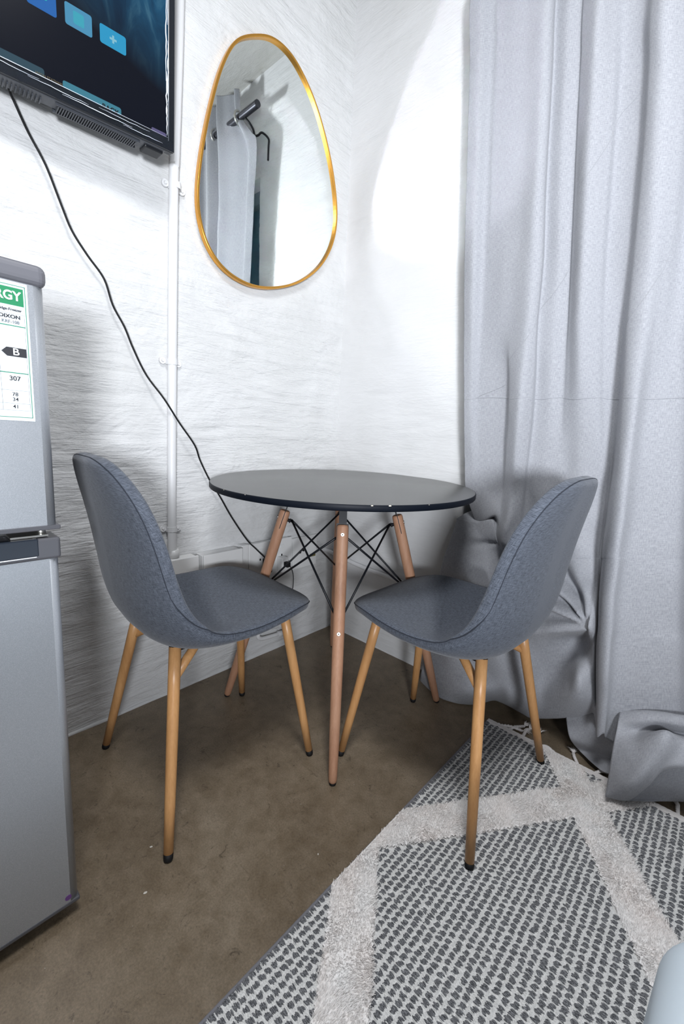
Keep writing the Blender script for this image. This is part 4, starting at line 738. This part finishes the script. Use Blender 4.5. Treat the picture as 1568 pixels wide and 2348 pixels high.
def crease(path, name='pressed_crease', rad=.0008):
    pts = []
    for rr, cc_ in path:
        i, j = rr*8, cc_*7; i0, j0 = int(i), min(int(j), GH.shape[1]-2); fi, fj = i-i0, j-j0
        p = (GH[i0, j0]*(1-fi)*(1-fj)+GH[i0+1, j0]*fi*(1-fj)+GH[i0, j0+1]*(1-fi)*fj+GH[i0+1, j0+1]*fi*fj)
        d = .0016*noise.noise(Vector((p[0]*13, p[1]*13, p[2]*9)))+.00096*noise.noise(Vector((p[0]*30, p[1]*30, p[2]*22)))
        pts.append((p[0], p[1]+d-.0011, p[2]))
    n_p = len(pts); tube_obj(name, pts, [rad*(1 if 1 < q_ < n_p-2 else .5) for q_ in range(n_p)], CURTAIN_FAB, pan, 5)
def lerp_path(P_, n=14):
    return [(v.x, v.y) for v in smooth_path([(a, b, 0) for a, b in P_], n)]
crease([(10.53+.02*math.sin(c_*.35), c_*.18) for c_ in range(0, 118)], 'hem_stitch_line', .0007)
for P_ in ([(5.37, 14), (5.7, 13.2), (6.2, 12), (6.6, 11.2), (6.8, 10.6)], [(8.13, 8.9), (8.7, 7.1), (8.95, 5.9), (9.6, 4.1), (9.8, 3.6)], [(7.0, 17.4), (7.95, 17.0), (8.3, 16.4), (8.9, 15), (9.1, 14.6)], [(10.2, 3.0), (10.4, 2.3), (10.55, 1.6)]): crease(lerp_path(P_))
cloth('hem_bundle', PUDDLE, 8, 8, cu, .003, 3)
cloth('hem_flap', FLAP, 6, 8, cu, .003, 5)
cloth('hem_tail', DROP, 7, 7, cu, .002, 8)
RODM = mat('dark_steel_rod', (.05, .05, .06), .35, .6)
rod = tube_obj('curtain_rod', [(.515, -.09, 2.285), (.52, -.09, 2.285), (2.2, -.09, 2.285)], [.0145, .015, .015], RODM, None, 24); tag(rod, 'dark metal curtain rod above the curtain', 'curtain rod')
bk = thing('rod_bracket', 'black bent metal bracket holding the end of the curtain rod', 'bracket', (.55, 0, 2.2))
tube_obj('arm', smooth_path([(.0, -.006, -.085), (-.002, -.006, -.03), (-.004, -.008, .0), (.008, -.035, .016), (.020, -.048, .004), (.035, -.055, .006), (.040, -.062, .03), (.052, -.075, .055), (.06, -.09, .068)], 5), .0045, BLACK_METAL, bk, 8)
for x_ in (.66, .86, 1.06, 1.26, 1.46, 1.66):
    bm = bmesh.new(); tube(bm, [(x_+.006*math.cos(a), -.09+.026*math.cos(a), 2.285+.026*math.sin(a)) for a in [2*PI*k/28 for k in range(28)]], .005, 8, False, True)
    bm_obj('eyelet', bm, STEEL, cu)

# ---------------------------------------------------------------- rug
X0, X1, Y0, Y1 = .834, 1.95, -1.42, -.100
rg = thing('area_rug', 'grey and white woven rug with shaggy cream diamond lines', 'rug', ((X0+X1)/2, (Y0+Y1)/2, 0))
ox, oy = (X0+X1)/2, (Y0+Y1)/2
LNS = [('+', -1.83-.966*k) for k in range(-2, 3)]+[('-', 1.376-.966*k) for k in range(-2, 4)]
BW = .047
def band_d(x, y):
    d = np.full(np.shape(x), 9.)
    for s, c in LNS: d = np.minimum(d, np.abs(y-(1.4 if s == '+' else -1.4)*x-c)/math.sqrt(1+1.96))
    return d
box_obj('backing', (X0-ox, Y0-oy, .0005), (X1-ox, Y1-oy, .0045), YARN_LIGHT, rg, .0015)
# woven knots: squashed twisted lobes of charcoal and pale yarn
def lobe(nseg=7):
    v = [(0, 0, 1)]; f = []
    for rz, rr in ((.75, .62), (.15, 1.0)):
        for k in range(nseg): a = 2*PI*k/nseg; v.append((rr*math.cos(a), rr*math.sin(a), rz))
    for k in range(nseg): f.append((0, 1+k, 1+(k+1) % nseg)); 
    for k in range(nseg): a, b = 1+k, 1+(k+1) % nseg; f.append((a, a+nseg, b)); f.append((b, a+nseg, b+nseg))
    return np.array(v), np.array(f)
LV, LF = lobe()
PX, PY = .01527, .0127
def weave(kind):
    L = []
    for i in range(int((X1-X0)/PX)+1):
        for j in range(int((Y1-Y0)/PY)+8):
            cx_ = X0+.006+i*PX; cy_ = Y0+.005+j*PY-((i*.28) % 1.0)*PY
            cx_ += random.gauss(0, .0006); cy_ += random.gauss(0, .0006)
            if not (X0+.003 < cx_ < X1-.003 and Y0 < cy_ < Y1-.014): continue
            if band_d(cx_, cy_) < BW-.004: continue
            if kind == 'dark':
                for q in (-1.5, -.5, .5, 1.5): L.append((cx_+q*.0006+random.gauss(0, .0008), cy_+q*.0023+random.gauss(0, .0003), .0054+random.gauss(0, .0005), .0056+random.gauss(0, .0007), .0016, .0040, .04+random.gauss(0, .16)))
            else:
                for q in (-1, 0, 1): L.append((cx_+PX/2+q*.0004, cy_+q*.0040+.002, .0044, 0.0031, .0021, .0034, -.12+random.gauss(0, .12)))
                L.append((cx_, cy_+PY/2, .0046, .0052, .0011, .0040, -.06))
    L = np.array(L); L[:, 0] -= ox; L[:, 1] -= oy
    c, s = np.cos(L[:, 6]), np.sin(L[:, 6])
    vx = LV[None, :, 0]*L[:, 3:4]; vy = LV[None, :, 1]*L[:, 4:5]; vz = LV[None, :, 2]*L[:, 5:6]
    X = vx*c[:, None]-vy*s[:, None]+L[:, 0:1]; Y = vx*s[:, None]+vy*c[:, None]+L[:, 1:2]; Z = vz+L[:, 2:3]-.001
    V = np.stack([X, Y, Z], -1).reshape(-1, 3); F = (LF[None]+(np.arange(len(L))*len(LV))[:, None, None]).reshape(-1, 3)
    return V, F
for kind, m_ in (('dark', YARN_DARK), ('light', YARN_LIGHT)):
    V, F = weave(kind); o = np_obj('dark_woven_yarn' if kind == 'dark' else 'pale_woven_yarn', V, F, m_, rg); o['kind'] = 'stuff'
# shaggy pile
def pile(npts=420000):
    xs = rng.uniform(X0, X1, npts); ys = rng.uniform(Y0, Y1-.012, npts); d = band_d(xs, ys)
    k = d < BW-.003+rng.normal(0, .0018, npts); xs, ys = xs[k], ys[k]; n = len(xs)
    lean = np.array([[noise.noise(Vector((x*16, y*16, 0))), noise.noise(Vector((x*16, y*16, 7)))] for x, y in zip(xs, ys)])
    lean = lean*.007+rng.normal(0, .0022, (n, 2))+np.array([.001, .002])
    h = rng.uniform(.0088, .0112, n); wd_ = rng.uniform(.0008, .0013, n); a = rng.uniform(0, PI, n)
    wx, wy = np.cos(a)*wd_, np.sin(a)*wd_
    base = np.stack([xs-ox, ys-oy, np.full(n, .004)], -1)
    def lvl(t, wf):
        c = base+np.stack([lean[:, 0]*t**1.6, lean[:, 1]*t**1.6, h*t*(1-.15*t)], -1)
        w3 = np.stack([wx*wf, wy*wf, 0*wx], -1); return c-w3, c+w3
    l0, r0 = lvl(0, 1); l1, r1 = lvl(.55, .95); l2, r2 = lvl(1, .35)
    V = np.stack([l0, r0, l1, r1, l2, r2], 1).reshape(-1, 3)
    q = np.array([[0, 1, 3, 2], [2, 3, 5, 4]]); F = (q[None]+(np.arange(n)*6)[:, None, None]).reshape(-1, 4)
    return V, F
V, F = pile(); o = np_obj('shag_pile', V, F, PILE, rg); o['kind'] = 'stuff'
# cream pile bed so that no backing shows between tufts
G = []
gx = np.arange(X0, X1, .006); gy = np.arange(Y0, Y1-.012, .006); XX, YY = np.meshgrid(gx, gy, indexing='ij'); DD = band_d(XX+.003, YY+.003)
ii, jj = np.where(DD < BW-.004); V = []; F = []
for q, (i, j) in enumerate(zip(ii, jj)):
    x, y = gx[i]-ox, gy[j]-oy; V += [(x, y, .0088), (x+.006, y, .0088), (x+.006, y+.006, .0088), (x, y+.006, .0088)]; F.append((4*q, 4*q+1, 4*q+2, 4*q+3))
np_obj('pile_base', V, F, PILE, rg)
# bound side edge, woven end border, tassels
EDGE = mat('grey_edge_binding', (.20, .20, .22), .9)
bm = bmesh.new(); tube(bm, [(X0-ox, Y0-oy+i*.01, .0035+.0006*(i % 2)) for i in range(int((Y1-Y0)/.01)+1)], .0035, 8); bm_obj('edge_binding', bm, EDGE, rg)
bm = bmesh.new()
for q in range(4): tube(bm, [(X0-ox+i*.006, Y1-oy-.013+q*.0042, .0058+.0007*((i+q) % 2)) for i in range(int((X1-X0)/.006)+1)], .0029, 6)
bm_obj('end_border', bm, FRINGE, rg)
def tassel(x, ang, L, seed):
    rr = random.Random(seed); bm = bmesh.new(); p = Vector((x-ox, Y1-oy, .006)); pts = [p.copy()]; a = ang
    for i in range(7):
        a += rr.uniform(-.28, .28); p = p+Vector((math.cos(a), math.sin(a), 0))*L/7; p.z = .0055+.004*math.sin(i/6*PI); pts.append(p.copy())
    sp = smooth_path(pts, 4)
    for ph in (0, PI):   # two twisted plies
        tube(bm, [q+Vector((.0018*math.cos(i*.95+ph), .0018*math.sin(i*.95+ph)*.4, .0016*math.sin(i*.95+ph))) for i, q in enumerate(sp)], .0034, 6)
    t = bm_obj('tassel', bm, FRINGE, rg); bm = bmesh.new()
    for i in range(30):
        b = a+rr.uniform(-.7, .7); l = rr.uniform(.014, .028); e = p+Vector((math.cos(b)*l, math.sin(b)*l, rr.uniform(-.002, .008)))
        mid = (p+e)/2+Vector((0, 0, .004)); tube(bm, [p, mid, e], [.0010, .0008, .0004], 4)
    bm_obj('frayed_end', bm, FRINGE, t)
for x, a, L, s in ((.865, .35, .075, 1), (.90, .75, .060, 2), (.945, 1.75, .048, 3), (.985, 2.3, .055, 4), (1.035, 2.75, .040, 5), (1.10, 1.95, .042, 6), (1.145, 1.2, .040, 7), (1.20, 1.5, .045, 8), (1.26, 1.4, .05, 9), (1.33, 1.7, .05, 10), (1.42, 1.5, .05, 11), (1.52, 1.6, .05, 12), (1.62, 1.4, .05, 13), (1.72, 1.6, .05, 14), (1.83, 1.5, .05, 15)):
    tassel(x, a, L, s)

# ---------------------------------------------------------------- bed
bd = thing('bed', 'bed with pale blue-white bedding reaching in at the lower right corner', 'bed', (2.0, -1.9, 0))
def cushion(name, a, b, rad, m_, par, amp=.006):
    bm = bmesh.new(); box(bm, a, b, rad, 8)
    bmesh.ops.subdivide_edges(bm, edges=[e for e in bm.edges if e.calc_length() > .1], cuts=30, use_grid_fill=True)
    for v in bm.verts: v.co.z += amp*noise.noise(v.co*7); v.co.x += amp*noise.noise(v.co*6+Vector((5, 0, 0)))
    return bm_obj(name, bm, m_, par, True)
cushion('duvet', (-.678, -1.35, .12), (.9, 1.075, .43), .05, BED_CLOTH, bd)
box_obj('bed_base', (-.62, -1.3, .03), (.85, .95, .16), CAP_GREY, bd, .01)
for x_, y_ in ((-.55, -1.2), (.78, -1.2), (-.55, .85), (.78, .85)): tube_obj('leg', [(x_, y_, 0), (x_, y_, .05)], .025, BLACK, bd, 12)

# crumbs of paint on the concrete
PC = mat('paint_fleck', (.62, .58, .52), .8)
def fleck(x, y, s, label):
    bm = bmesh.new(); bmesh.ops.create_icosphere(bm, subdivisions=1, radius=s)
    for v in bm.verts: v.co.z *= .3; v.co.x *= 1.6
    o = bm_obj('paint_fleck', bm, PC); o.location = (x, y, s*.3); o.rotation_euler = (0, 0, x*40); tag(o, label, 'paint fleck', 'pale flecks on the concrete floor')
for fx_, fy_, fs_, fl_ in ((.497, -1.056, .0022, 'pale paint crumb on the concrete beside the left chair leg'), (.582, -1.104, .0026, 'pale crumb on the concrete in front of the fridge corner'), (.765, -.808, .0016, 'small white fleck on the concrete near the rug edge')): fleck(fx_, fy_, fs_, fl_)
